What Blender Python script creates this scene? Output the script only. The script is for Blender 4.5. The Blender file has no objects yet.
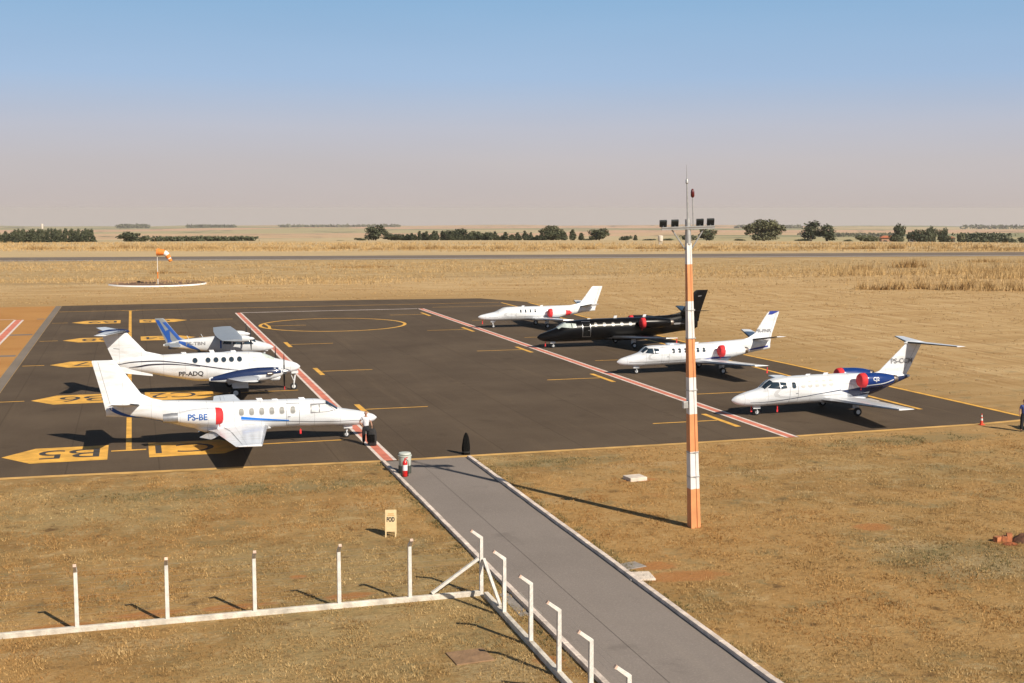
import bpy, bmesh, math, random
import numpy as np
from mathutils import Vector, Matrix, noise as mnoise
random.seed(7)
HAZE, SKY_STR, SKY_V, SUN_E, EXPO = 7.5e-5, 0.10, 1.0, 5.0, 0.30
RNG = np.random.default_rng(7)
D = bpy.data
SC = bpy.context.scene
COL = SC.collection
R = math.radians
pi = math.pi

# ------------------------------------------------------------------ camera geometry (world X runs along the apron, Y away from it)
FPX, CAMH = 1265.0, 12.2
PITCH = math.atan(133 / FPX)
YAW = math.atan((512 - 131.5) / math.hypot(FPX, 133))
f0 = np.array([math.sin(YAW), math.cos(YAW), 0.0]); r0 = np.array([math.cos(YAW), -math.sin(YAW), 0.0]); z0 = np.array([0, 0, 1.0])
fw = f0 * math.cos(PITCH) - z0 * math.sin(PITCH); upv = f0 * math.sin(PITCH) + z0 * math.cos(PITCH)
CAM = np.array([0, 0, CAMH])
def ray(x, y): return fw + r0 * (x - 512) / FPX - upv * (y - 341.5) / FPX
def G(x, y, z=0.0):
    d = ray(x, y); t = (z - CAMH) / d[2]; p = CAM + t * d
    return float(p[0]), float(p[1])
def VY(x, y, Y):
    d = ray(x, y); t = Y / d[1]; p = CAM + t * d
    return float(p[0]), float(p[2])
def at_depth(px, d):
    """ground position at forward distance d under picture column px"""
    p = f0 * d + r0 * (px - 512) / FPX * d
    return float(p[0]), float(p[1])

SUN_EL = R(36.5)
SUN_DIR = Vector((math.sin(R(25.5)) * math.cos(SUN_EL), -math.cos(R(25.5)) * math.cos(SUN_EL), math.sin(SUN_EL)))   # towards the sun

# ------------------------------------------------------------------ tags
def tag(o, label=None, cat=None, group=None, kind=None):
    if label: o['label'] = label
    if cat: o['category'] = cat
    if group: o['group'] = group
    if kind: o['kind'] = kind
    return o
def empty(name, loc=(0, 0, 0), rz=0.0):
    o = D.objects.new(name, None); o.empty_display_size = 0.3
    o.location = loc; o.rotation_euler = (0, 0, rz); COL.objects.link(o); return o
def copy_tree(o, parent=None):
    c = o.copy(); COL.objects.link(c)
    if parent is not None:
        c.parent = parent
    for ch in list(o.children):
        copy_tree(ch, c)
    return c

# ------------------------------------------------------------------ materials
def mat(name, col, rough=0.6, metal=0.0, var=0.0, vscale=3.0, bump=0.0, bscale=20.0, coat=0.0, spec=None, col2=None, stretch=None, detail=5):
    m = D.materials.new(name); m.use_nodes = True
    nt = m.node_tree; N = nt.nodes; L = nt.links
    b = N['Principled BSDF']
    b.inputs['Roughness'].default_value = rough
    b.inputs['Metallic'].default_value = metal
    if coat: b.inputs['Coat Weight'].default_value = coat; b.inputs['Coat Roughness'].default_value = 0.06
    if spec is not None: b.inputs['Specular IOR Level'].default_value = spec
    c = (*col, 1)
    if var > 0 or bump > 0 or col2:
        tc = N.new('ShaderNodeTexCoord'); src = tc.outputs['Object']
        if stretch:
            mp = N.new('ShaderNodeMapping'); mp.inputs['Scale'].default_value = stretch
            L.new(src, mp.inputs['Vector']); src = mp.outputs['Vector']
    if var > 0 or col2:
        nz = N.new('ShaderNodeTexNoise'); nz.inputs['Scale'].default_value = vscale; nz.inputs['Detail'].default_value = detail
        L.new(src, nz.inputs['Vector'])
        rp = N.new('ShaderNodeValToRGB')
        rp.color_ramp.elements[0].position = 0.3; rp.color_ramp.elements[1].position = 0.7
        a = tuple(x * (1 - var) for x in col); e = col2 if col2 else tuple(min(1, x * (1 + var)) for x in col)
        rp.color_ramp.elements[0].color = (*a, 1); rp.color_ramp.elements[1].color = (*e, 1)
        L.new(nz.outputs['Fac'], rp.inputs['Fac']); L.new(rp.outputs['Color'], b.inputs['Base Color'])
    else:
        b.inputs['Base Color'].default_value = c
    if bump > 0:
        nb = N.new('ShaderNodeTexNoise'); nb.inputs['Scale'].default_value = bscale; nb.inputs['Detail'].default_value = 4
        L.new(src, nb.inputs['Vector'])
        bp = N.new('ShaderNodeBump'); bp.inputs['Strength'].default_value = bump; bp.inputs['Distance'].default_value = 0.05
        L.new(nb.outputs['Fac'], bp.inputs['Height']); L.new(bp.outputs['Normal'], b.inputs['Normal'])
    return m

M = {}
def aircraft_white():
    m = D.materials.new('white_paint'); m.use_nodes = True; N = m.node_tree.nodes; L = m.node_tree.links; b = N['Principled BSDF']
    b.inputs['Roughness'].default_value = .30; b.inputs['Coat Weight'].default_value = .25; b.inputs['Coat Roughness'].default_value = .08
    tc = N.new('ShaderNodeTexCoord'); sp = N.new('ShaderNodeSeparateXYZ'); L.new(tc.outputs['Object'], sp.inputs[0])
    def op(o, a, c=None):
        n = N.new('ShaderNodeMath'); n.operation = o
        for i, v in enumerate((a, c)):
            if v is None: continue
            if isinstance(v, (int, float)): n.inputs[i].default_value = v
            else: L.new(v, n.inputs[i])
        return n.outputs[0]
    seam = op('LESS_THAN', op('ABSOLUTE', op('SUBTRACT', op('FRACT', op('DIVIDE', sp.outputs[0], 1.37)), .5)), .011)
    seam2 = op('LESS_THAN', op('ABSOLUTE', op('SUBTRACT', op('FRACT', op('DIVIDE', sp.outputs[1], 1.9)), .62)), .006)
    mp = N.new('ShaderNodeMapping'); mp.inputs['Scale'].default_value = (.5, 2.2, 3.0); L.new(tc.outputs['Object'], mp.inputs[0])
    nz = N.new('ShaderNodeTexNoise'); nz.inputs['Scale'].default_value = 1.3; nz.inputs['Detail'].default_value = 8; nz.inputs['Roughness'].default_value = .65; L.new(mp.outputs[0], nz.inputs['Vector'])
    rp = N.new('ShaderNodeValToRGB'); rp.color_ramp.elements[0].position = .30; rp.color_ramp.elements[1].position = .56; rp.color_ramp.elements[0].color = (.56, .56, .55, 1); rp.color_ramp.elements[1].color = (.71, .74, .78, 1)
    L.new(nz.outputs['Fac'], rp.inputs['Fac'])
    mx = N.new('ShaderNodeMix'); mx.data_type = 'RGBA'; L.new(op('MULTIPLY', op('MAXIMUM', seam, seam2), .42), mx.inputs[0]); L.new(rp.outputs[0], mx.inputs[6]); mx.inputs[7].default_value = (.30, .30, .31, 1)
    L.new(mx.outputs[2], b.inputs['Base Color']); return m
M['white_paint'] = aircraft_white()
M['grey_paint'] = mat('grey_paint', (0.27, 0.30, 0.34), 0.45, var=0.08, vscale=2.0)
M['black_paint'] = mat('black_paint', (0.003, 0.003, 0.0035), 0.28, spec=0.22, var=0.1)
M['blue_paint'] = mat('blue_paint', (0.004, 0.065, 0.31), 0.6, var=0.05)
M['deep_blue'] = mat('deep_blue', (0.006, 0.033, 0.165), 0.22, coat=0.4, var=0.05)
M['blind_mid'] = mat('blind_mid', (0.21, 0.205, 0.185), 0.3, var=0.15, vscale=4)
M['blind_dark'] = mat('blind_dark', (0.25, 0.25, 0.235), 0.25, var=0.12, vscale=4)
M['nozzle_grey'] = mat('nozzle_grey', (0.30, 0.31, 0.33), 0.4, metal=0.5, var=0.15)
M['shade_white'] = mat('shade_white', (0.56, 0.58, 0.58), 0.3, var=0.12, vscale=4)
M['bright_blue_paint'] = mat('bright_blue_paint', (0.01, 0.16, 0.60), 0.3, var=0.05)
M['navy_paint'] = mat('navy_paint', (0.010, 0.022, 0.075), 0.25, coat=0.4, var=0.05)
M['royal_paint'] = mat('royal_paint', (0.025, 0.045, 0.27), 0.3, var=0.05)
M['dark_line'] = mat('dark_line', (0.03, 0.025, 0.04), 0.4, var=0.05)
M['letter_black'] = mat('letter_black', (0.05, 0.05, 0.06), 0.5, var=0.05)
M['letter_grey'] = mat('letter_grey', (0.20, 0.20, 0.21), 0.5, var=0.05)
M['letter_blue'] = mat('letter_blue', (0.02, 0.10, 0.35), 0.5, var=0.05)
M['red_cloth'] = mat('red_cloth', (0.62, 0.025, 0.03), 0.75, var=0.15, vscale=6, bump=0.3, bscale=9)
M['glass'] = mat('glass', (0.02, 0.035, 0.05), 0.06, spec=0.8, var=0.1)
M['blind_glass'] = mat('blind_glass', (0.50, 0.49, 0.46), 0.25, var=0.12, vscale=4)
M['sunscreen'] = mat('sunscreen', (0.50, 0.56, 0.52), 0.2, var=0.2, vscale=3)
M['window_rim'] = mat('window_rim', (0.55, 0.55, 0.56), 0.35, var=0.05)
M['tyre'] = mat('tyre', (0.018, 0.018, 0.018), 0.85, var=0.2)
M['metal'] = mat('metal', (0.55, 0.55, 0.56), 0.32, metal=0.9, var=0.1)
M['exhaust_metal'] = mat('exhaust_metal', (0.26, 0.22, 0.19), 0.38, metal=0.85, var=0.3, vscale=8)
M['deice'] = mat('deice_boot', (0.02, 0.02, 0.022), 0.55, var=0.2)
M['prop'] = mat('prop_black', (0.02, 0.02, 0.022), 0.4, var=0.1)
M['fence_white'] = mat('fence_white', (0.66, 0.63, 0.58), 0.8, var=0.16, vscale=5, bump=0.3, bscale=30)
M['wall_white'] = mat('wall_white', (0.60, 0.55, 0.47), 0.85, var=0.3, vscale=2.5, bump=0.4, bscale=18, detail=8)
M['kerb_white'] = mat('kerb_white', (0.66, 0.56, 0.48), 0.85, var=0.28, vscale=2.2, bump=0.4, bscale=20, detail=8)
M['wire'] = mat('wire', (0.35, 0.33, 0.30), 0.5, metal=0.6, var=0.1)
M['pole_orange'] = mat('pole_orange', (0.66, 0.275, 0.11), 0.7, var=0.13, vscale=2.2, bump=0.2, bscale=14, detail=8)
M['pole_white'] = mat('pole_white', (0.70, 0.68, 0.66), 0.7, var=0.10, vscale=2.2, bump=0.2, bscale=14, detail=8)
M['galv'] = mat('galvanised', (0.42, 0.42, 0.41), 0.5, metal=0.5, var=0.15, vscale=6)
M['lamp_black'] = mat('lamp_black', (0.04, 0.045, 0.045), 0.5, var=0.2)
M['yellow_paint'] = mat('yellow_paint', (0.72, 0.385, 0.06), 0.8, var=0.26, vscale=1.2, detail=9)
M['red_line'] = mat('red_line', (0.62, 0.19, 0.12), 0.8, var=0.22, vscale=1.5, detail=9)
M['white_line'] = mat('white_line', (0.70, 0.60, 0.53), 0.8, var=0.2, vscale=1.5, detail=9)
M['edge_yellow'] = mat('edge_yellow', (0.56, 0.33, 0.10), 0.85, var=0.3, vscale=0.8, detail=9)
M['mark_black'] = mat('mark_black', (0.05, 0.042, 0.036), 0.85, var=0.25, vscale=2)
M['red_ext'] = mat('red_enamel', (0.55, 0.012, 0.012), 0.3, coat=0.3, var=0.08)
M['cloth_black'] = mat('black_fabric', (0.006, 0.006, 0.006), 0.95, spec=0.1, var=0.3, vscale=8, bump=0.4, bscale=12)
M['bin_white'] = mat('bin_white', (0.50, 0.53, 0.48), 0.5, var=0.12, vscale=6)
M['bin_dark'] = mat('bin_dark', (0.05, 0.055, 0.045), 0.6, var=0.2)
M['sign_yellow'] = mat('sign_yellow', (0.66, 0.50, 0.27), 0.6, var=0.08, vscale=6)
M['skin'] = mat('skin', (0.38, 0.20, 0.13), 0.55, var=0.06)
M['shirt_white'] = mat('shirt_white', (0.72, 0.72, 0.76), 0.8, var=0.08, vscale=9, bump=0.4, bscale=9)
M['shirt_blue'] = mat('shirt_blue', (0.05, 0.07, 0.25), 0.8, var=0.1, vscale=9)
M['trouser'] = mat('trouser_dark', (0.014, 0.014, 0.018), 0.85, var=0.2, vscale=9)
M['hair'] = mat('hair_dark', (0.02, 0.014, 0.010), 0.7, var=0.2)
M['cap_red'] = mat('cap_red', (0.35, 0.04, 0.03), 0.8, var=0.1)
M['slab'] = mat('slab_concrete', (0.64, 0.55, 0.46), 0.85, var=0.18, vscale=3, bump=0.5, bscale=12, detail=8)
M['slab_brown'] = mat('slab_brown', (0.26, 0.155, 0.08), 0.9, var=0.25, vscale=2.5, bump=0.5, bscale=10, detail=8)
M['slab_grey'] = mat('slab_grey', (0.27, 0.24, 0.21), 0.9, var=0.2, vscale=3, bump=0.5, bscale=12)
M['brick'] = mat('brick_clay', (0.50, 0.19, 0.08), 0.85, var=0.2, vscale=9, bump=0.5, bscale=40)
M['dirt_red'] = mat('dirt_red', (0.30, 0.085, 0.03), 0.95, var=0.3, vscale=6, bump=0.8, bscale=9)
M['dirt_dark'] = mat('dirt_dark', (0.10, 0.045, 0.025), 0.95, var=0.3, vscale=6, bump=0.8, bscale=9)
M['sock_orange'] = mat('sock_orange', (0.75, 0.22, 0.03), 0.8, var=0.1)
M['sock_white'] = mat('sock_white', (0.75, 0.72, 0.68), 0.8, var=0.05)
M['cone_orange'] = mat('cone_orange', (0.70, 0.07, 0.03), 0.6, var=0.1)
M['tug_dark'] = mat('tug_dark', (0.010, 0.011, 0.013), 0.6, var=0.2)
M['bark'] = mat('bark', (0.085, 0.06, 0.04), 0.9, var=0.3)
M['roof_tile'] = mat('roof_tile', (0.42, 0.13, 0.06), 0.85, var=0.25, vscale=1.5)
M['house_white'] = mat('house_white', (0.62, 0.56, 0.48), 0.85, var=0.1)
M['house_tan'] = mat('house_tan', (0.40, 0.24, 0.15), 0.85, var=0.1)

def leaf_mat(name, a, b):
    m = D.materials.new(name); m.use_nodes = True
    nt = m.node_tree; N = nt.nodes; L = nt.links; bs = N['Principled BSDF']
    tc = N.new('ShaderNodeTexCoord'); nz = N.new('ShaderNodeTexNoise'); nz.inputs['Scale'].default_value = 0.9; nz.inputs['Detail'].default_value = 6
    L.new(tc.outputs['Object'], nz.inputs['Vector'])
    oi = N.new('ShaderNodeObjectInfo'); ad = N.new('ShaderNodeMath'); ad.operation = 'MULTIPLY_ADD'; ad.inputs[1].default_value = 0.3
    L.new(oi.outputs['Random'], ad.inputs[0]); L.new(nz.outputs['Fac'], ad.inputs[2])
    rp = N.new('ShaderNodeValToRGB'); rp.color_ramp.elements[0].position = 0.4; rp.color_ramp.elements[1].position = 0.85
    rp.color_ramp.elements[0].color = (*a, 1); rp.color_ramp.elements[1].color = (*b, 1)
    L.new(ad.outputs[0], rp.inputs['Fac']); L.new(rp.outputs['Color'], bs.inputs['Base Color'])
    bs.inputs['Roughness'].default_value = 0.7
    return m
M['leaf_dark'] = leaf_mat('leaf_dark', (0.035, 0.044, 0.020), (0.085, 0.092, 0.042))
M['leaf_olive'] = leaf_mat('leaf_olive', (0.052, 0.058, 0.025), (0.11, 0.108, 0.05))
M['leaf_pale'] = leaf_mat('leaf_pale', (0.075, 0.085, 0.04), (0.13, 0.13, 0.06))

# ------------------------------------------------------------------ mesh builder
class MB:
    def __init__(s): s.v = []; s.f = []; s.m = []
    def add(s, verts, faces, mi=0):
        o = len(s.v); s.v.extend([tuple(map(float, p)) for p in verts])
        for f in faces: s.f.append(tuple(o + i for i in f)); s.m.append(mi)
    def box(s, c, d, mi=0, rz=0.0, taper=1.0, M4=None):
        x, y, z = d[0] / 2, d[1] / 2, d[2] / 2; vs = []
        for k, zz in enumerate((-z, z)):
            t = taper if k else 1.0
            for a, b in ((-x, -y), (x, -y), (x, y), (-x, y)):
                px, py = a * t, b * t
                vs.append((px * math.cos(rz) - py * math.sin(rz), px * math.sin(rz) + py * math.cos(rz), zz))
        if M4 is not None: vs = [M4 @ Vector(p) for p in vs]
        vs = [(p[0] + c[0], p[1] + c[1], p[2] + c[2]) for p in vs]
        s.add(vs, [(3, 2, 1, 0), (4, 5, 6, 7), (0, 1, 5, 4), (1, 2, 6, 5), (2, 3, 7, 6), (3, 0, 4, 7)], mi); return s
    def rings(s, rings, mi=0, cap0=True, cap1=True):
        n = len(rings[0]); vs = [p for r in rings for p in r]; fs = []
        for i in range(len(rings) - 1):
            for j in range(n):
                k = (j + 1) % n
                fs.append((i * n + j, i * n + k, (i + 1) * n + k, (i + 1) * n + j))
        if cap0: fs.append(tuple(range(n - 1, -1, -1)))
        if cap1: fs.append(tuple((len(rings) - 1) * n + j for j in range(n)))
        s.add(vs, fs, mi); return s
    def tube(s, pts, rad, n=10, mi=0):
        pts = [Vector(p) for p in pts]
        if not hasattr(rad, '__len__'): rad = [rad] * len(pts)
        rs = []; pu = None
        for i, p in enumerate(pts):
            a = pts[max(i - 1, 0)]; b = pts[min(i + 1, len(pts) - 1)]; t = (b - a).normalized()
            if pu is None:
                pu = t.orthogonal().normalized()
            pu = (pu - t * pu.dot(t)).normalized(); w = t.cross(pu)
            rs.append([p + (pu * math.cos(2 * pi * j / n) + w * math.sin(2 * pi * j / n)) * rad[i] for j in range(n)])
        return s.rings(rs, mi)
    def lathe(s, prof, c=(0, 0, 0), axis='z', n=20, mi=0):
        rs = []
        for r, h in prof:
            ring = []
            for j in range(n):
                a = 2 * pi * j / n; u, w = r * math.cos(a), r * math.sin(a)
                p = {'z': (u, w, h), 'y': (w, h, u), 'x': (h, u, w)}[axis]
                ring.append((c[0] + p[0], c[1] + p[1], c[2] + p[2]))
            rs.append(ring)
        return s.rings(rs, mi)
    def sheet(s, poly, z, mi=0):
        s.add([(p[0], p[1], z) for p in poly], [tuple(range(len(poly)))], mi); return s
    def rect(s, x0, x1, y0, y1, z, mi=0):
        return s.sheet([(x0, y0), (x1, y0), (x1, y1), (x0, y1)], z, mi)
    def prism(s, poly, z0_, z1_, mi=0):
        n = len(poly)
        vs = [(p[0], p[1], z0_) for p in poly] + [(p[0], p[1], z1_) for p in poly]
        s.add(vs, [tuple(range(n - 1, -1, -1)), tuple(range(n, 2 * n))] + [(i, (i + 1) % n, n + (i + 1) % n, n + i) for i in range(n)], mi); return s
    def build(s, name, mats, parent=None, smooth=True, loc=None, bevel=0.0, fix=True):
        me = D.meshes.new(name); me.from_pydata(s.v, [], s.f)
        if not isinstance(mats, (list, tuple)): mats = [mats]
        for m in mats: me.materials.append(m)
        if len(mats) > 1: me.polygons.foreach_set('material_index', s.m)
        if fix:
            bm = bmesh.new(); bm.from_mesh(me); bmesh.ops.recalc_face_normals(bm, faces=bm.faces[:]); bm.to_mesh(me); bm.free()
        if smooth:
            me.polygons.foreach_set('use_smooth', [True] * len(me.polygons))
            try: me.set_sharp_from_angle(angle=R(38))
            except Exception: pass
        me.update()
        o = D.objects.new(name, me); COL.objects.link(o)
        if parent is not None: o.parent = parent
        if loc is not None: o.location = loc
        if bevel > 0:
            bv = o.modifiers.new('bevel', 'BEVEL'); bv.width = bevel; bv.segments = 2; bv.limit_method = 'ANGLE'
        return o

def text_mesh(txt, size, bold=0.0):
    """letters as filled faces; returns bmesh in the XY plane, left aligned, base line at 0, and its width"""
    cu = D.curves.new('txt', 'FONT'); cu.body = txt; cu.size = size; cu.resolution_u = 4; cu.offset = bold
    o = D.objects.new('txt', cu); COL.objects.link(o)
    dg = bpy.context.evaluated_depsgraph_get()
    me = D.meshes.new_from_object(o.evaluated_get(dg), depsgraph=dg)
    bm = bmesh.new(); bm.from_mesh(me); D.meshes.remove(me); D.objects.remove(o); D.curves.remove(cu)
    xs = [v.co.x for v in bm.verts]
    x0 = min(xs)
    for v in bm.verts: v.co.x -= x0
    return bm, max(xs) - x0
def bm_obj(name, bm, m, parent=None):
    me = D.meshes.new(name); bm.to_mesh(me); bm.free(); me.materials.append(m)
    o = D.objects.new(name, me); COL.objects.link(o)
    if parent is not None: o.parent = parent
    return o
def pchip(xs, ys):
    xs = np.array(xs, float); ys = np.array(ys, float); h = np.diff(xs); dl = np.diff(ys) / h
    d = np.zeros(len(xs)); d[0] = dl[0]; d[-1] = dl[-1]
    for i in range(1, len(xs) - 1):
        if dl[i - 1] * dl[i] > 0:
            w1 = 2 * h[i] + h[i - 1]; w2 = h[i] + 2 * h[i - 1]
            d[i] = (w1 + w2) / (w1 / dl[i - 1] + w2 / dl[i])
    def f(x):
        x = min(max(x, xs[0]), xs[-1]); i = int(min(max(np.searchsorted(xs, x) - 1, 0), len(xs) - 2))
        t = (x - xs[i]) / h[i]
        return float((1 + 2 * t) * (1 - t) ** 2 * ys[i] + t * (1 - t) ** 2 * h[i] * d[i] + t * t * (3 - 2 * t) * ys[i + 1] + t * t * (t - 1) * h[i] * d[i + 1])
    return f
# ------------------------------------------------------------------ aircraft kit: local x runs aft from the nose, y sideways, z up
class Body:
    """a lofted body (fuselage or nacelle) with superellipse sections: stations (x, ztop, zbottom, halfwidth)"""
    def __init__(s, st, n=2.25, y0=0.0):
        s.st = st; xs = [a[0] for a in st]; s.x0, s.x1 = xs[0], xs[-1]; s.n = n; s.y0 = y0
        s.ft, s.fb, s.fw_ = (pchip(xs, [a[k] for a in st]) for k in (1, 2, 3))
    def sec(s, x):
        a, b = s.ft(x), s.fb(x); return (a + b) / 2, max((a - b) / 2, 1e-3), max(s.fw_(x), 1e-3)
    def pt(s, x, th, off=0.0):
        zc, b, w = s.sec(x); c, q = math.cos(th), math.sin(th); e = 2 / s.n
        y = w * math.copysign(abs(c) ** e, c); z = b * math.copysign(abs(q) ** e, q)
        l = math.hypot(y / w / w, z / b / b) or 1
        return (x, s.y0 + y + off * y / w / w / l, zc + z + off * z / b / b / l)
    def side(s, x, z, sd, off=0.0):
        zc, b, w = s.sec(x); t = min(abs(z - zc) / b, 0.985)
        y = w * (1 - t ** s.n) ** (1 / s.n); dz = math.copysign(t * b, z - zc)
        ny, nz = y / w / w, dz / b / b; l = math.hypot(ny, nz) or 1
        return (x, s.y0 + sd * (y + off * ny / l), zc + dz + off * nz / l)
    def shell(s, mb, nx=64, nr=36, mi=0):
        xs = []
        L = s.x1 - s.x0
        for i in range(nx + 1):
            t = i / nx
            xs.append(s.x0 + L * (t ** 1.35))
        mb.rings([[s.pt(x, 2 * pi * j / nr) for j in range(nr)] for x in xs], mi); return mb
    def patch(s, mb, cs, sd, off=0.006, nx=6, nz=5, mi=0):
        """four corners (x,z): fwd-low, aft-low, aft-high, fwd-high, draped on the side"""
        vs = []
        for i in range(nx + 1):
            for j in range(nz + 1):
                u, w = i / nx, j / nz
                x = (1 - w) * ((1 - u) * cs[0][0] + u * cs[1][0]) + w * ((1 - u) * cs[3][0] + u * cs[2][0])
                z = (1 - w) * ((1 - u) * cs[0][1] + u * cs[1][1]) + w * ((1 - u) * cs[3][1] + u * cs[2][1])
                vs.append(s.side(x, z, sd, off))
        mb.add(vs, [(i * (nz + 1) + j, (i + 1) * (nz + 1) + j, (i + 1) * (nz + 1) + j + 1, i * (nz + 1) + j + 1) for i in range(nx) for j in range(nz)], mi); return mb
    def tpatch(s, mb, cs, off=0.008, nx=6, nz=6, mi=0):
        """four corners (x, theta in degrees; 90 is the crown)"""
        vs = []
        for i in range(nx + 1):
            for j in range(nz + 1):
                u, w = i / nx, j / nz
                x = (1 - w) * ((1 - u) * cs[0][0] + u * cs[1][0]) + w * ((1 - u) * cs[3][0] + u * cs[2][0])
                t = (1 - w) * ((1 - u) * cs[0][1] + u * cs[1][1]) + w * ((1 - u) * cs[3][1] + u * cs[2][1])
                vs.append(s.pt(x, R(t), off))
        mb.add(vs, [(i * (nz + 1) + j, (i + 1) * (nz + 1) + j, (i + 1) * (nz + 1) + j + 1, i * (nz + 1) + j + 1) for i in range(nx) for j in range(nz)], mi); return mb
    def disc(s, mb, x, z, rx, rz, sd, off=0.012, n=20, e=2.6, mi=0):
        vs = [s.side(x, z, sd, off)]; k = 3
        for q in range(1, k + 1):
            for j in range(n):
                a = 2 * pi * j / n; c, t = math.cos(a), math.sin(a)
                vs.append(s.side(x + rx * q / k * math.copysign(abs(c) ** (2 / e), c), z + rz * q / k * math.copysign(abs(t) ** (2 / e), t), sd, off))
        fs = [(0, 1 + j, 1 + (j + 1) % n) for j in range(n)]
        for q in range(k - 1):
            for j in range(n):
                a = 1 + q * n; b = a + n; fs.append((a + j, b + j, b + (j + 1) % n, a + (j + 1) % n))
        mb.add(vs, fs, mi); return mb
    def strip(s, mb, pts, sd, off=0.005, sub=5, nz=4, mi=0):
        """pts: (x, zlow, zhigh) along the body"""
        fl = pchip([p[0] for p in pts], [p[1] for p in pts]); fh = pchip([p[0] for p in pts], [p[2] for p in pts])
        n = sub * (len(pts) - 1); a, b = pts[0][0], pts[-1][0]; vs = []
        for i in range(n + 1):
            x = a + (b - a) * i / n; lo, hi = fl(x), fh(x)
            for j in range(nz + 1): vs.append(s.side(x, lo + (hi - lo) * j / nz, sd, off))
        mb.add(vs, [(i * (nz + 1) + j, (i + 1) * (nz + 1) + j, (i + 1) * (nz + 1) + j + 1, i * (nz + 1) + j + 1) for i in range(n) for j in range(nz)], mi); return mb

AF = [(0, 0), (.012, .22), (.05, .40), (.12, .49), (.25, .5), (.42, .46), (.6, .36), (.8, .19), (1, .015), (1, -.015), (.8, -.15), (.6, -.28), (.42, -.37), (.25, -.42), (.12, -.40), (.05, -.31), (.012, -.16)]
def wing_mesh(mb, secs, sd, mi=0):
    """secs: (x leading edge, y, z, chord, thickness ratio)"""
    rs = []
    for xl, y, z, c, t in secs: rs.append([(xl + u * c, sd * y, z + w * t * c) for u, w in AF])
    mb.rings(rs, mi); return mb
class Fin:
    """upright surface: secs (z, x leading edge, x trailing edge, thickness ratio)"""
    def __init__(s, secs): s.secs = secs
    def mesh(s, mb, mi=0):
        rs = []
        for z, a, b, t in s.secs: rs.append([(a + u * (b - a), w * t * (b - a), z) for u, w in [(p[0], p[1] if p[1] >= 0 else p[1]) for p in AF]])
        mb.rings(rs, mi); return mb
    def side(s, x, z, sd, off=0.0):
        ss = s.secs; i = 0
        while i < len(ss) - 2 and z > ss[i + 1][0]: i += 1
        k = min(max((z - ss[i][0]) / (ss[i + 1][0] - ss[i][0]), 0), 1)
        a, b, t = (ss[i][q] * (1 - k) + ss[i + 1][q] * k for q in (1, 2, 3))
        u = min(max((x - a) / (b - a), 0.0), 1.0); x = a + u * (b - a)
        h = float(np.interp(u, [p[0] for p in AF[:9]], [p[1] for p in AF[:9]])) * t * (b - a)
        return (x, sd * (h + off), z)
    def patch(s, mb, cs, sd, off=0.006, nx=8, nz=5, mi=0): Body.patch(s, mb, cs, sd, off, nx, nz, mi); return mb

def put_text(txt, height, x, z, sd, rd, surf, m, parent, name='registration', off=0.012, width=None):
    """letters draped on a surface: x,z = start of the base line, rd = +1 reading aft, -1 reading forward"""
    bm, w = text_mesh(txt, height / 0.72, height * .035)
    k = (width / w) if width else 1.0
    for q in range(1, 5):
        g = bm.verts[:] + bm.edges[:] + bm.faces[:]
        bmesh.ops.bisect_plane(bm, geom=g, plane_co=(0, height * q / 5, 0), plane_no=(0, 1, 0))
    for v in bm.verts: v.co = Vector(surf.side(x + rd * v.co.x * k, z + v.co.y, sd, off))
    bmesh.ops.recalc_face_normals(bm, faces=bm.faces[:])
    return bm_obj(name, bm, m, parent)

def wheel(parent, x, y, r=0.22, w=0.16, name='wheel'):
    mb = MB(); mb.lathe([(r * .55, -w / 2), (r * .85, -w / 2), (r * .97, -w * .33), (r, 0), (r * .97, w * .33), (r * .85, w / 2), (r * .55, w / 2)], (x, y, r), 'y', 22)
    t = mb.build(name, M['tyre'], parent)
    mb = MB(); mb.lathe([(.02, -w * .52), (r * .42, -w * .54), (r * .5, -w * .5), (r * .5, w * .5), (r * .42, w * .54), (.02, w * .52)], (x, y, r), 'y', 18)
    mb.build('rim', M['white_paint'], t)
def nose_gear(root, x, ztop, r=0.2, paint='white_paint'):
    mb = MB(); mb.tube([(x - .12, 0, ztop), (x, 0, r * 2.0)], .055, 10); mb.tube([(x, 0, r * 2.05), (x + .02, .12, r * 1.6), (x + .02, .12, r)], .028, 8)
    mb.tube([(x, 0, r * 2.05), (x + .02, -.12, r * 1.6), (x + .02, -.12, r)], .028, 8); mb.tube([(x + .02, -.13, r), (x + .02, .13, r)], .03, 8)
    mb.tube([(x + .28, 0, ztop - .02), (x + .02, 0, r * 2.6)], .025, 8)
    for s in (-1, 1): mb.box((x - .05, s * .17, ztop - .08), (.46, .018, .17))
    g = mb.build('nose_gear', M[paint], root); wheel(g, x + .02, 0, r, .13)
def main_gear(root, x, y, ztop, r=0.26, inward=0.35, paint='white_paint'):
    sd = 1 if y > 0 else -1
    mb = MB(); mb.tube([(x - .05, y - sd * .12, ztop), (x - .02, y - sd * .1, r * 1.3)], .06, 10); mb.tube([(x - .02, y - sd * .1, r * 1.35), (x, y - sd * .1, r), (x, y, r)], .045, 8)
    mb.tube([(x + .02, y - sd * inward * 1.6, ztop), (x - .03, y - sd * .1, ztop * .5 + .1)], .03, 8)
    mb.box((x, y - sd * .19, ztop - .22), (.42, .02, .5))
    g = mb.build('main_gear', M[paint], root); wheel(g, x, y, r, .17)
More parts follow.
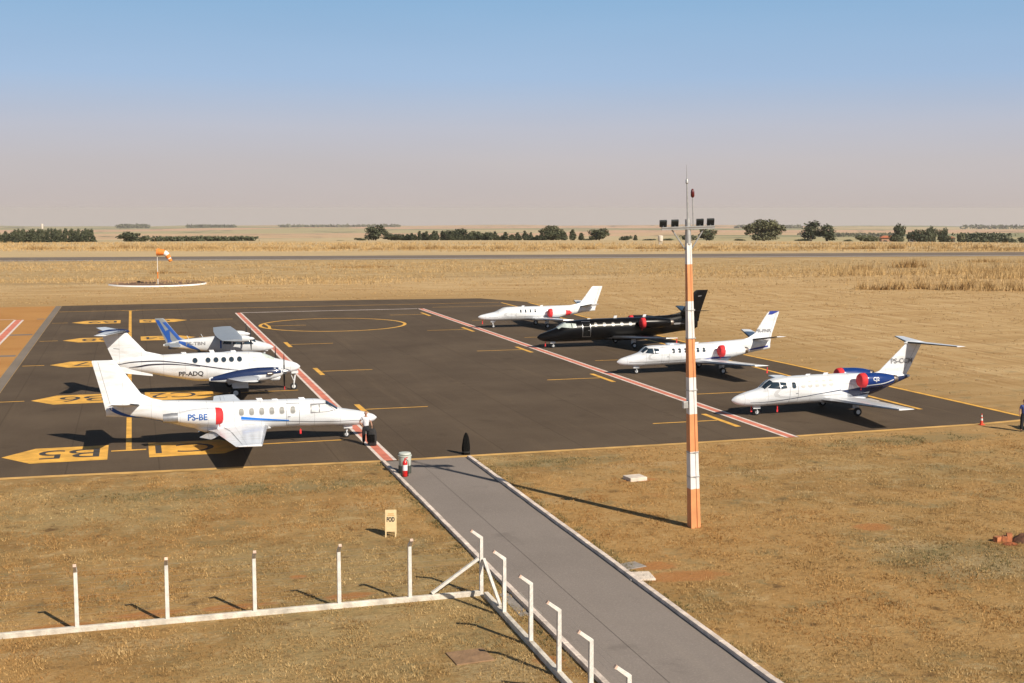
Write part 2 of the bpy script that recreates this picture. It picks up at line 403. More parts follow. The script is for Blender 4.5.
def blade_prop(root, x, y, z, r, nb, ph, name='propeller', tip=None, spin=(.3, .17), sp_mat=None):
    """propeller facing -x with a spinner"""
    mb = MB()
    for k in range(nb):
        a = ph + 2 * pi * k / nb; ca, sa = math.cos(a), math.sin(a); rs = []
        for u, c, tw in ((.12, .10, 55), (.3, .17, 42), (.6, .19, 28), (.85, .165, 20), (.975, .12, 17), (1, .05, 16)):
            q = R(tw); ring = []
            for du, dt in ((-.5, 0), (-.2, .09), (.2, .08), (.5, 0), (.2, -.03), (-.2, -.03)):
                cx = du * c; ct = dt * c * 1.4
                ax = cx * math.sin(q) + ct * math.cos(q); tg = cx * math.cos(q) - ct * math.sin(q)
                ring.append((x - ax, y + ca * u * r - sa * tg, z + sa * u * r + ca * tg))
            rs.append(ring)
        mb.rings(rs, 0)
    p = mb.build(name, M['prop'], root)
    if tip:
        mb = MB()
        for k in range(nb):
            a = ph + 2 * pi * k / nb
            if k % 4 != 2: continue
            mb.box((x - .01, y + math.cos(a) * r * .93, z + math.sin(a) * r * .93), (.05, .21, .16), M4=Matrix.Rotation(a, 3, 'X').to_4x4() @ Matrix.Identity(4))
        mb.build('blade_tip', M[tip], p)
    mb = MB(); L, rr = spin
    mb.lathe([(.012, -L), (rr * .45, -L * .82), (rr * .8, -L * .45), (rr, 0), (rr, .1)], (x - .02, y, z), 'x', 20)
    mb.build('spinner', sp_mat or M['metal'], p)

def jet(cfg):
    """a business jet from a table of measured stations"""
    root = empty('business_jet', (cfg['X'], cfg['Y'], 0), cfg['rz'])
    tag(root, cfg['label'], 'airplane', 'business jets parked on the apron')
    P = M[cfg.get('paint', 'white_paint')]; near = cfg['near']; rd = cfg['rd']
    B = Body(cfg['st'], cfg.get('n', 2.25))
    fus = B.shell(MB()).build('fuselage', P, root)
    # belly fairing under the wing
    a, b = cfg['belly']; zb = B.fb((a + b) / 2); hw = B.fw_((a + b) / 2)
    Fb = Body([(a, zb + .2, zb + .12, .05), (a + .5, zb + .34, zb - .02, hw * .75), ((a + b) / 2, zb + .42, zb - .10, hw * .98), (b - .8, zb + .42, zb - .02, hw * .75), (b, zb + .42, zb + .34, .05)], 2.6)
    Fb.shell(MB(), 24, 24).build('belly_fairing', P, root)
    for sd in (-1, 1):
        wing_secs = cfg['wing']
        w = wing_mesh(MB(), wing_secs, sd).build('wing', P, root)
        s0, s1 = wing_secs[0], wing_secs[-1]
        mb = MB()                                    # metal leading edge
        for t in [(wing_secs[i], wing_secs[i + 1]) for i in range(len(wing_secs) - 1)]:
            vs = []
            for (xl, y, z, c, th) in t:
                for u, q in ((.045, .40), (.01, .22), (-.004, 0), (.01, -.17), (.045, -.31)): vs.append((xl + u * c - .003, sd * y, z + (q * th * c) * 1.03))
            mb.add(vs, [(i, i + 1, i + 6, i + 5) for i in range(4)])
        mb.build('leading_edge', M[cfg.get('le', 'metal')], w)
        # deflected flap panel inboard, aileron outboard
        def sec_at(k):
            i = 0; q = k * (len(wing_secs) - 1); i = min(int(q), len(wing_secs) - 2); f = q - i
            return [wing_secs[i][m] * (1 - f) + wing_secs[i + 1][m] * f for m in range(5)]
        fd = cfg.get('flap', 8)
        A, Bq = sec_at(.16), sec_at(.56); vs = []
        for (xl, y, z, c, th) in (A, Bq):
            x0 = xl + .90 * c; L = .26 * c
            for u, h in ((0, .028), (1, 0), (0, -.03)):
                vs.append((x0 + u * L * math.cos(R(fd)), sd * y, z - .015 - u * L * math.sin(R(fd)) + h))
        mb = MB(); mb.add(vs, [(0, 3, 4, 1), (1, 4, 5, 2), (2, 5, 3, 0), (0, 1, 2), (5, 4, 3)]); mb.build('flap', P, w)
        mb = MB()
        for k0, k1 in ((.06, .55), (.58, .97)):
            A, Bq = sec_at(k0), sec_at(k1); vs = []
            for (xl, y, z, c, th) in (A, Bq):
                for u in (.715, .73): vs.append((xl + u * c, sd * y, z + .28 * th * c + .006))
            mb.add(vs, [(0, 1, 3, 2)])
        mb.build('hinge_line', M['letter_grey' if cfg.get('paint') != 'black_paint' else 'black_paint'], w)
        # tip light and static wicks
        xl, y, z, c, th = s1
        mb = MB(); mb.tube([(xl + .02, sd * (y + .02), z), (xl + c * .9, sd * (y + .02), z + .0)], [.05, .02], 8); mb.build('wing_tip', M[cfg.get('tip', 'white_paint')], w)
        # engine
        ex, ey, ez, er, el = cfg['eng']
        nac = Body([(ex, ez + er * .84, ez - er * .84, er * .84), (ex + .07, ez + er * .95, ez - er * .95, er * .95), (ex + .35, ez + er * 1.03, ez - er * 1.03, er * 1.03), (ex + el * .5, ez + er, ez - er * 1.02, er),
                    (ex + el * .8, ez + er * .84, ez - er * .86, er * .84), (ex + el, ez + er * .62, ez - er * .62, er * .62)], 2.05, sd * ey)
        n = nac.shell(MB(), 26, 28).build('engine', M[cfg.get('eng_paint', cfg.get('paint', 'white_paint'))], root)
        nz_ = cfg.get('noz', .30); mb = MB(); mb.lathe([(er * .60, el - .04), (er * .60, el + nz_ * .45), (er * .5, el + nz_), (er * .42, el + nz_), (er * .3, el)], (ex, sd * ey, ez), 'x', 24); mb.build('exhaust_nozzle', M[cfg.get('noz_mat', 'exhaust_metal')], n)
        mb = MB(); mb.lathe([(.03, -.15), (er * .5, -.14), (er * .86, -.09), (er * 1.0, .0), (er * 1.03, .10), (er * 1.05, .24), (er * 1.03, .25)], (ex, sd * ey, ez), 'x', 28); mb.build('intake_cover', M['red_cloth'], n)
        mb = MB(); mb.tube([(ex + .05, sd * ey, ez - er), (ex + .03, sd * (ey + .02), ez - er - .16)], .022, 6); mb.build('cover_strap', M['red_cloth'], n)
        if cfg.get('exh_cover'):
            mb = MB(); mb.lathe([(er * .66, el - .02), (er * .64, el + .15), (er * .52, el + .34), (.25, el + .42), (.03, el + .72)], (ex, sd * ey, ez - .02), 'x', 20); mb.build('exhaust_cover', M['red_cloth'], n)
        if cfg.get('eng_mark') and sd == near:
            put_text(cfg['eng_mark'][0], cfg['eng_mark'][1], ex + cfg['eng_mark'][2], ez + cfg['eng_mark'][3], sd, rd, nac, M[cfg['eng_mark'][4]], n, 'engine_lettering', .012)
        if cfg.get('eng_line'):
            mb = MB(); nac.strip(mb, [(ex + .2, ez - .30, ez - .26), (ex + el * .6, ez - .22, ez - .16), (ex + el * .97, ez - .02, ez + .03)], sd, .008); mb.build('engine_stripe', M['white_paint'], n)
        # pylon
        bw = B.fw_(ex + el * .5); pz = ez
        mb = MB(); mb.rings([[(ex + .35 + u * (el - .3), sd * yy, pz + w2 * .16) for u, w2 in AF] for yy in (bw * .55, ey - er * .7)]); mb.build('pylon', P, root)
        main_gear(root, cfg['mg'][0], sd * cfg['mg'][1], cfg['mg'][2])
    # tail
    F = Fin(cfg['fin']); fo = F.mesh(MB()).build('tail_fin', P, root)
    zr = [F.secs[1][0], F.secs[-1][0] - .08]
    mb = MB()
    for sd in (-1, 1):                               # rudder hinge line
        cs = []
        z1, z2 = zr
        def xh(z):
            for i in range(len(F.secs) - 1):
                if F.secs[i][0] <= z <= F.secs[i + 1][0]:
                    k = (z - F.secs[i][0]) / (F.secs[i + 1][0] - F.secs[i][0])
                    a = F.secs[i][1] * (1 - k) + F.secs[i + 1][1] * k; b = F.secs[i][2] * (1 - k) + F.secs[i + 1][2] * k
                    return b - .30 * (F.secs[-1][2] - F.secs[-1][1])
        F.patch(mb, [(xh(z1), z1), (xh(z1) + .02, z1), (xh(z2) + .02, z2), (xh(z2), z2)], sd, .004, 1, 6)
    mb.build('rudder_gap', M['letter_grey' if cfg.get('paint') != 'black_paint' else 'black_paint'], fo)
    for sd in (-1, 1):
        so = wing_mesh(MB(), cfg['stab'], sd).build('tailplane', P, root)
        s0, s1 = cfg['stab'][0], cfg['stab'][-1]
        mb = MB(); vs = []
        for (xl, y, z, c, th) in (s0, s1):
            for u, q in ((.06, .42), (.012, .24), (-.006, 0), (.012, -.18), (.06, -.33)): vs.append((xl + u * c - .003, sd * y, z + q * th * c * 1.04))
        mb.add(vs, [(i, i + 1, i + 6, i + 5) for i in range(4)]); mb.build('deicing_boot', M['deice'], so)
    if cfg.get('fin_cap'):
        mb = MB(); z1 = F.secs[-1][0]; xa, xb = F.secs[-1][1], F.secs[-1][2]
        for sd in (-1, 1): F.patch(mb, [(xa - .14, z1 - .26), (xb - .62, z1 - .26), (xb, z1 - .004), (xa, z1 - .004)], sd, .008)
        mb.add([(xa - .01, -.06, z1 + .006), (xb, -.02, z1 + .006), (xb, .02, z1 + .006), (xa - .01, .06, z1 + .006)], [(0, 1, 2, 3)])
        mb.build('fin_cap', M[cfg['fin_cap']], fo)
    if cfg.get('fin_reg'):
        t, h, x, z, m, w = cfg['fin_reg']
        put_text(t, h, x, z, near, rd, F, M[m], fo, 'registration', .008, w)
    if cfg.get('bullet'):
        x, z, L, r = cfg['bullet']
        mb = MB(); mb.lathe([(.01, 0), (r * .7, L * .08), (r, L * .3), (r * .8, L * .7), (.02, L)], (x, 0, z), 'x', 16); mb.build('tail_bullet', P, root)
    # cockpit glazing
    xb, xt = cfg['ws']; G_ = M[cfg.get('ws_mat', 'glass')]
    mb = MB()
    for sg in (0, 1):
        q = lambda t: 180 - t if sg else t
        B.tpatch(mb, [(xb + .06, q(52)), (xt - .04, q(50)), (xt - .10, q(86)), (xb + .00, q(86))], .010)
    mb.build('windshield', G_, root)
    for sd in (-1, 1):
        mb = MB(); zt = B.ft(xt); zl = cfg['wsz']
        if 'side_mat' in cfg:
            m0 = MB(); B.patch(m0, [(xb + .14, zl - .05), (xt + .80, zl - .10), (xt + .78, zl + .38), (xt - .10, zl + .37)], sd, .007); m0.build('window_frame', M['letter_grey'], root)
        B.patch(mb, [(xb + .22, zl), (xt + .30, zl - .06), (xt + .28, zl + .32), (xt - .04, zl + .32)], sd, .010)
        mb.build('cockpit_window', M[cfg['side_mat']] if 'side_mat' in cfg else G_, root)
        mb = MB(); B.patch(mb, [(xt + .36, zl - .06), (xt + .74, zl - .02), (xt + .72, zl + .28), (xt + .35, zl + .32)], sd, .010)
        mb.build('cockpit_window', M[cfg['side_mat']] if 'side_mat' in cfg else G_, root)
        for x, m in cfg['win']:
            rx, rz = cfg['winr']
            mb = MB(); B.disc(mb, x, cfg['winz'](x) if callable(cfg['winz']) else cfg['winz'], rx + .03, rz + .03, sd, .007, e=2.8)
            wo = mb.build('cabin_window', M['window_rim' if cfg.get('paint') != 'black_paint' else 'black_paint'], root)
            mb = MB(); B.disc(mb, x, cfg['winz'](x) if callable(cfg['winz']) else cfg['winz'], rx, rz, sd, .014, e=2.8); mb.build('pane', M[m], wo)
        for name, pts, m in cfg['strips']:
            mb = MB(); B.strip(mb, pts, sd, .006); mb.build(name, M[m], root)
    # door outline on the left-hand side of the aircraft (both jets show it towards the camera)
    dx0, dx1, dz0, dz1 = cfg['door']; mb = MB(); t = cfg.get('door_w', .022)
    sd = near
    for cs in ([(dx0, dz0), (dx0 + t, dz0), (dx0 + t, dz1), (dx0, dz1)], [(dx1 - t, dz0), (dx1, dz0), (dx1, dz1), (dx1 - t, dz1)],
               [(dx0, dz0), (dx1, dz0), (dx1, dz0 + t), (dx0, dz0 + t)], [(dx0, dz1 - t), (dx1, dz1 - t), (dx1, dz1), (dx0, dz1)]):
        B.patch(mb, cs, sd, .009, 3, 6)
    mb.box(B.side((dx0 + dx1) / 2 + .2, (dz0 + dz1) / 2 - .1, sd, .01), (.14, .02, .035))
    mb.build('cabin_door', M[cfg.get('door_mat', 'letter_grey')], root)
    # antennas, beacon, pitot covers
    for x, h in cfg['ant']:
        mb = MB(); zt = B.ft(x) - .01; mb.rings([[(x + u * .30 + k * .08, w2 * .06, zt + k * h) for u, w2 in AF] for k in (0, 1)]); mb.build('antenna', P if cfg.get('paint') != 'black_paint' else M['white_paint'], root)
    for x, y, z in cfg.get('tags', []):
        mb = MB(); mb.box((x, y, z), (.06, .03, .26)); mb.box((x, y, z - .2), (.10, .02, .16)); mb.build('warning_streamer', M['red_cloth'], root)
    nose_gear(root, cfg['ng'], B.fb(cfg['ng']) + .04, .19)
    return root, B, F
# ------------------------------------------------------------------ the seven aircraft
def LC(X, Y, flip, px, py, yo):
    """picture point on the near flank of an aircraft at (X, Y) -> its own (x, z)"""
    xx, z = VY(px, py, Y - yo)
    return ((X - xx) if flip else (xx - X)), z
def strip_px(X, Y, flip, yo, pts):
    """pts: (px, py, width below, width above)"""
    out = []
    for px, py, wl, wh in pts:
        x, z = LC(X, Y, flip, px, py, yo); out.append((x, z - wl, z + wh))
    out.sort(key=lambda p: p[0]); return out

# white jet nearest the camera, blue band
X1, Y1 = VY(376.5, 417, 66.6)[0], 66.6
st1 = [(0, 1.05, .99, .03), (.15, 1.18, .86, .17), (.5, 1.31, .74, .31), (1, 1.44, .68, .45), (1.6, 1.55, .66, .57), (2.1, 1.66, .66, .65), (2.45, 1.90, .67, .70), (2.8, 2.09, .68, .74),
       (3.3, 2.17, .68, .77), (4.5, 2.20, .70, .79), (7, 2.24, .70, .79), (8.5, 2.29, .75, .77), (9.5, 2.35, .90, .68), (11, 2.42, 1.30, .46), (12.2, 2.46, 1.58, .30), (13.2, 2.34, 1.66, .18), (13.85, 2.08, 1.72, .06)]
w1 = LC(X1, Y1, True, 241.5, 412.5, .78); w5 = LC(X1, Y1, True, 282, 410.5, .78); wd = LC(X1, Y1, True, 293, 410, .78)
band1 = strip_px(X1, Y1, True, .70, [(241, 418.2, .06, .10), (262, 419.4, .035, .075), (289, 420.3, .02, .035)])
line1 = strip_px(X1, Y1, True, .62, [(241, 420.2, .012, .012), (292, 420.8, .012, .012), (330, 421.2, .012, .012), (362, 420.6, .01, .01)])
tail1 = strip_px(X1, Y1, True, .25, [(105.5, 405.5, .06, .12), (113, 410.8, .08, .13), (122, 414.6, .07, .10), (134, 417.4, .045, .06), (150, 419.8, .03, .04), (163, 421.2, .02, .02)])
jet1, B1, F1 = jet(dict(X=X1, Y=Y1, rz=pi, near=1, rd=-1, st=st1, label='white jet nearest the camera with blue band, its nose beside the person in white shirt',
    belly=(5.3, 9.8), wing=[(5.75, .2, .84, 3.3, .12), (6.05, 2.0, .98, 2.55, .12), (6.85, 8.2, 1.34, 1.2, .10)], eng=(8.28, 1.22, 1.68, .42, 2.1), flap=24,
    fin=[(1.9, 11.6, 13.85, .07), (2.32, 10.6, 13.93, .07), (2.55, 11.6, 13.98, .08), (2.82, 12.12, 14.03, .1), (4.52, 13.32, 14.46, .09), (4.58, 13.44, 14.44, .07)],
    stab=[(12.2, .15, 2.24, 1.55, .1), (12.65, 2.9, 2.72, .85, .1)], ws=(2.12, 2.84), wsz=1.62, winr=(.125, .17),
    win=[(w1[0] - i * (w1[0] - w5[0]) / 4, 'blind_dark') for i in range(5)] + [(wd[0], 'blind_dark')], winz=w5[1], door=(wd[0] - .34, wd[0] + .34, .95, 2.06),
    strips=[('blue_stripe', band1, 'bright_blue_paint'), ('pinstripe', line1, 'dark_line'), ('tail_stripe', tail1, 'blue_paint')],
    ant=[(3.8, .1), (6.0, .12), (5.2, .06)], mg=(7.3, 1.6, .9), ng=1.62, noz=.72, noz_mat='nozzle_grey', side_mat='shade_white', eng_mark=('PS-BE', .30, 1.62, -.10, 'letter_blue')))
mb = MB(); mb.tube([(4.15, .6, .74), (4.15, .62, .45)], .018, 6); mb.box((4.15, .62, .55), (.1, .03, .22)); mb.build('warning_streamer', M['red_cloth'], jet1)

# far white jet on the right
X4, Y4 = VY(478.2, 317, 124.4)[0], 124.4
st4 = [(0, 1.20, 1.12, .03), (.2, 1.33, .98, .18), (.6, 1.43, .86, .34), (1.2, 1.55, .78, .50), (1.85, 1.68, .74, .62), (2.3, 1.90, .73, .69), (2.84, 2.10, .73, .74),
       (3.4, 2.14, .73, .77), (5.4, 2.15, .74, .78), (7, 2.16, .78, .77), (8.6, 2.17, .92, .66), (10, 2.18, 1.15, .48), (11.3, 2.16, 1.38, .28), (12.3, 2.0, 1.5, .12), (12.7, 1.8, 1.55, .05)]
jet4, B4, F4 = jet(dict(X=X4, Y=Y4, rz=0, near=-1, rd=1, st=st4, label='plain white jet farthest back on the right, with red engine cover and red exhaust cover',
    belly=(5.0, 9.2), wing=[(5.4, .2, .84, 3.2, .12), (5.8, 2.0, .96, 2.5, .12), (6.7, 7.2, 1.28, 1.2, .10)], eng=(7.25, 1.2, 1.52, .42, 1.75), exh_cover=True, flap=4,
    fin=[(1.7, 10.7, 12.7, .07), (2.12, 9.6, 12.84, .07), (2.3, 10.6, 12.88, .08), (2.42, 11.05, 12.92, .1), (4.05, 12.32, 13.5, .09), (4.11, 12.44, 13.48, .07)],
    stab=[(10.9, .15, 2.0, 1.55, .1), (11.3, 2.8, 2.44, .85, .1)], ws=(1.9, 2.86), wsz=1.72, winr=(.10, .14), ws_mat='white_paint',
    win=[(4.33 + .52 * i, 'glass') for i in range(4)], winz=1.73, door=(3.3, 3.85, .9, 2.0), door_w=.012,
    strips=[('pinstripe', [(1.0, 1.13, 1.15), (4, 1.15, 1.175), (9, 1.24, 1.26), (12, 1.6, 1.62)], 'letter_grey')],
    ant=[(4.6, .1), (6.6, .1)], mg=(6.8, 2.0, .9), ng=1.57, tags=[(.45, 0, .72)]))

# black jet
X5, Y5 = VY(537.2, 337.4, 104.9)[0], 104.9
st5 = [(0, 1.02, .93, .03), (.2, 1.22, .76, .20), (.6, 1.37, .63, .38), (1, 1.51, .58, .52), (1.75, 1.78, .55, .72), (2.1, 2.02, .55, .80), (2.58, 2.25, .55, .86), (3.3, 2.38, .56, .90), (4.9, 2.48, .58, .92),
       (8.6, 2.53, .60, .92), (10.2, 2.56, .74, .85), (11.6, 2.62, .93, .68), (12.7, 2.66, 1.06, .52), (13.6, 2.70, 1.17, .38), (14.8, 2.5, 1.25, .16), (15.3, 2.2, 1.5, .04)]
jet5, B5, F5 = jet(dict(X=X5, Y=Y5, rz=0, near=-1, rd=1, st=st5, paint='black_paint', label='glossy black jet with pale cabin windows and red engine covers',
    belly=(5.8, 11.2), wing=[(6.6, .2, .78, 3.7, .12), (7.1, 2.0, .95, 2.9, .12), (8.6, 8.2, 1.45, 1.2, .10)], eng=(9.25, 1.42, 2.12, .46, 2.7), flap=4,
    fin=[(2.0, 13.0, 15.4, .07), (2.62, 12.2, 15.5, .07), (2.78, 13.2, 15.55, .08), (2.95, 13.7, 15.6, .1), (4.74, 14.95, 16.24, .09), (4.86, 15.15, 16.3, .07)],
    stab=[(13.7, .15, 2.95, 1.55, .1), (14.4, 2.9, 3.2, .8, .1)], ws=(1.75, 2.62), wsz=1.86, winr=(.14, .17), ws_mat='sunscreen',
    win=[(5.14 + .82 * i, 'blind_mid') for i in range(5)], winz=2.03, door=(3.90, 4.66, .98, 2.32), door_mat='metal', door_w=.03,
    strips=[('registration_band', [(12.6, 1.86, 1.87), (12.9, 1.82, 1.98), (13.6, 1.84, 1.96), (13.9, 1.86, 1.87)], 'letter_grey')],
    ant=[(7.1, .22), (9.9, .22), (4.6, .08)], mg=(8.2, 2.3, .85), ng=1.45, tags=[(.75, 0, .45), (9.6, -8.2, 1.3)]))
mb = MB()
for a, b, c, d in ((13.62, 13.7, 4.22, 4.30),): pass
F5.patch(mb, [(15.28, 4.26), (15.62, 4.30), (15.66, 4.36), (15.30, 4.33)], -1, .01); mb.build('fin_emblem', M['letter_grey'], [c for c in jet5.children if c.name.startswith('tail_fin')][0])
# open doorway and far-side orange stripe of the black jet
mb = MB(); B5.patch(mb, [(3.96, 1.04), (4.60, 1.04), (4.60, 2.26), (3.96, 2.26)], -1, .006); mb.build('doorway', M['cloth_black'], jet5)

# white jet with blue-capped fin
X6, Y6 = VY(617, 362.1, 86.5)[0], 86.5
st6 = [(0, .98, .90, .03), (.2, 1.14, .76, .18), (.6, 1.28, .66, .34), (1.2, 1.44, .60, .50), (1.8, 1.64, .57, .63), (2.05, 1.86, .57, .68), (2.3, 2.02, .58, .73), (2.9, 2.08, .59, .76), (4.2, 2.10, .62, .78),
       (6.6, 2.16, .66, .78), (8, 2.22, .78, .74), (9.3, 2.28, .98, .58), (10.4, 2.34, 1.2, .42), (11.5, 2.30, 1.42, .24), (12.2, 2.1, 1.52, .12), (12.5, 1.95, 1.58, .05)]
jet6, B6, F6 = jet(dict(X=X6, Y=Y6, rz=0, near=-1, rd=1, st=st6, label='white jet half behind the striped lamp pole, its tail fin capped in blue',
    belly=(5.2, 9.4), wing=[(5.6, .2, .80, 3.2, .12), (6.0, 2.0, .93, 2.5, .12), (7.2, 7.7, 1.30, 1.15, .10)], eng=(7.75, 1.2, 1.64, .42, 1.95), flap=4,
    fin=[(1.8, 10.6, 12.5, .07), (2.2, 9.6, 12.57, .07), (2.42, 10.6, 12.6, .08), (2.72, 11.15, 12.66, .1), (4.26, 12.22, 13.2, .09), (4.42, 12.42, 13.24, .07)],
    stab=[(10.95, .15, 2.30, 1.5, .1), (11.5, 2.9, 2.76, .8, .1)], ws=(1.80, 2.34), wsz=1.60, winr=(.12, .155),
    win=[(4.2 + .49 * i, 'glass') for i in range(6)], winz=1.71, door=(3.25, 3.85, .82, 1.98), door_w=.014,
    strips=[('belly_stripe', [(5.6, .93, .95), (6.6, .82, 1.02), (7.8, .86, 1.16), (9.0, 1.05, 1.16)], 'royal_paint'), ('pinstripe', [(.8, .92, .94), (3, .94, .965), (6.4, 1.02, 1.05)], 'dark_line'),
            ('tail_stripe', [(10.3, 1.52, 1.55), (11.2, 1.55, 1.70), (12.3, 1.70, 1.82)], 'royal_paint')],
    ant=[(4.2, .08), (6.2, .1)], mg=(7.55, 2.1, .9), ng=1.52, fin_cap='royal_paint', fin_reg=('PR-FNR', .25, 11.22, 2.82, 'letter_grey', 1.35), tags=[(8.2, -7.7, 1.05)]))

# T-tailed jet with navy rear fuselage, at the right
X7, Y7 = VY(731.6, 400.3, 66.9)[0], 66.9
st7 = [(0, 1.0, .93, .03), (.15, 1.13, .80, .17), (.5, 1.28, .66, .33), (1, 1.43, .58, .47), (1.6, 1.57, .55, .59), (1.88, 1.68, .55, .63), (2.15, 1.92, .55, .68), (2.45, 2.10, .56, .72), (3, 2.20, .58, .75), (4.6, 2.28, .60, .77),
       (7, 2.30, .64, .77), (8.3, 2.28, .78, .68), (9.6, 2.24, 1.06, .50), (10.8, 2.18, 1.5, .30), (12.0, 2.05, 1.92, .06)]
nv = [(6.8, 1.36, 1.38), (7.4, 1.16, 1.42), (8.0, .90, 1.50), (8.6, .86, 1.60), (9.6, 1.08, 1.76), (10.8, 1.51, 1.98), (11.8, 1.86, 2.04)]
jet7, B7, F7 = jet(dict(X=X7, Y=Y7, rz=0, near=-1, rd=1, st=st7, label='white T-tailed jet with navy blue rear fuselage and engines, rightmost on the apron',
    belly=(5.2, 9.3), wing=[(5.6, .2, .80, 3.0, .12), (5.8, 1.8, .93, 2.35, .12), (6.35, 7.4, 1.24, 1.05, .10)], eng=(7.8, 1.28, 2.02, .42, 2.15), eng_paint='deep_blue', flap=2,
    fin=[(1.9, 9.9, 11.75, .07), (2.15, 9.2, 11.82, .07), (2.35, 9.85, 11.95, .1), (3.96, 11.66, 12.80, .1), (4.03, 11.74, 12.84, .08)],
    stab=[(11.72, .02, 4.04, 1.30, .1), (13.0, 3.2, 4.07, .62, .1)], ws=(1.86, 2.50), wsz=1.68, winr=(.135, .17),
    win=[(3.70, 'glass')] + [(4.30 + .47 * i, 'blind_glass') for i in range(5)], winz=lambda x: 1.80 + .03 * (x - 3.7), door=(3.42, 3.98, .82, 2.05), door_w=.014,
    strips=[('navy_rear', nv, 'navy_paint'), ('pinstripe', [(1.0, .84, .86), (2, .86, .89), (3.4, .98, 1.02), (5.2, 1.2, 1.24), (6.8, 1.38, 1.44)], 'navy_paint')],
    ant=[(4.8, .08), (6.0, .1)], mg=(7.2, 2.0, .9), ng=1.62, fin_reg=('PS-CCM', .30, 10.62, 2.80, 'letter_grey', 1.55), eng_line=True, eng_mark=('CJ2', .21, .60, .0, 'white_paint'),
    bullet=(11.55, 4.02, 1.5, .12), tags=[(1.3, 0, .5), (2.9, -.2, .45)]))
mb = MB()      # navy tail cone continues round the underside
B7.tpatch(mb, [(8.9, -165), (11.9, -165), (11.9, -15), (8.9, -15)], .009, 12, 10); mb.build('navy_underside', M['navy_paint'], jet7)

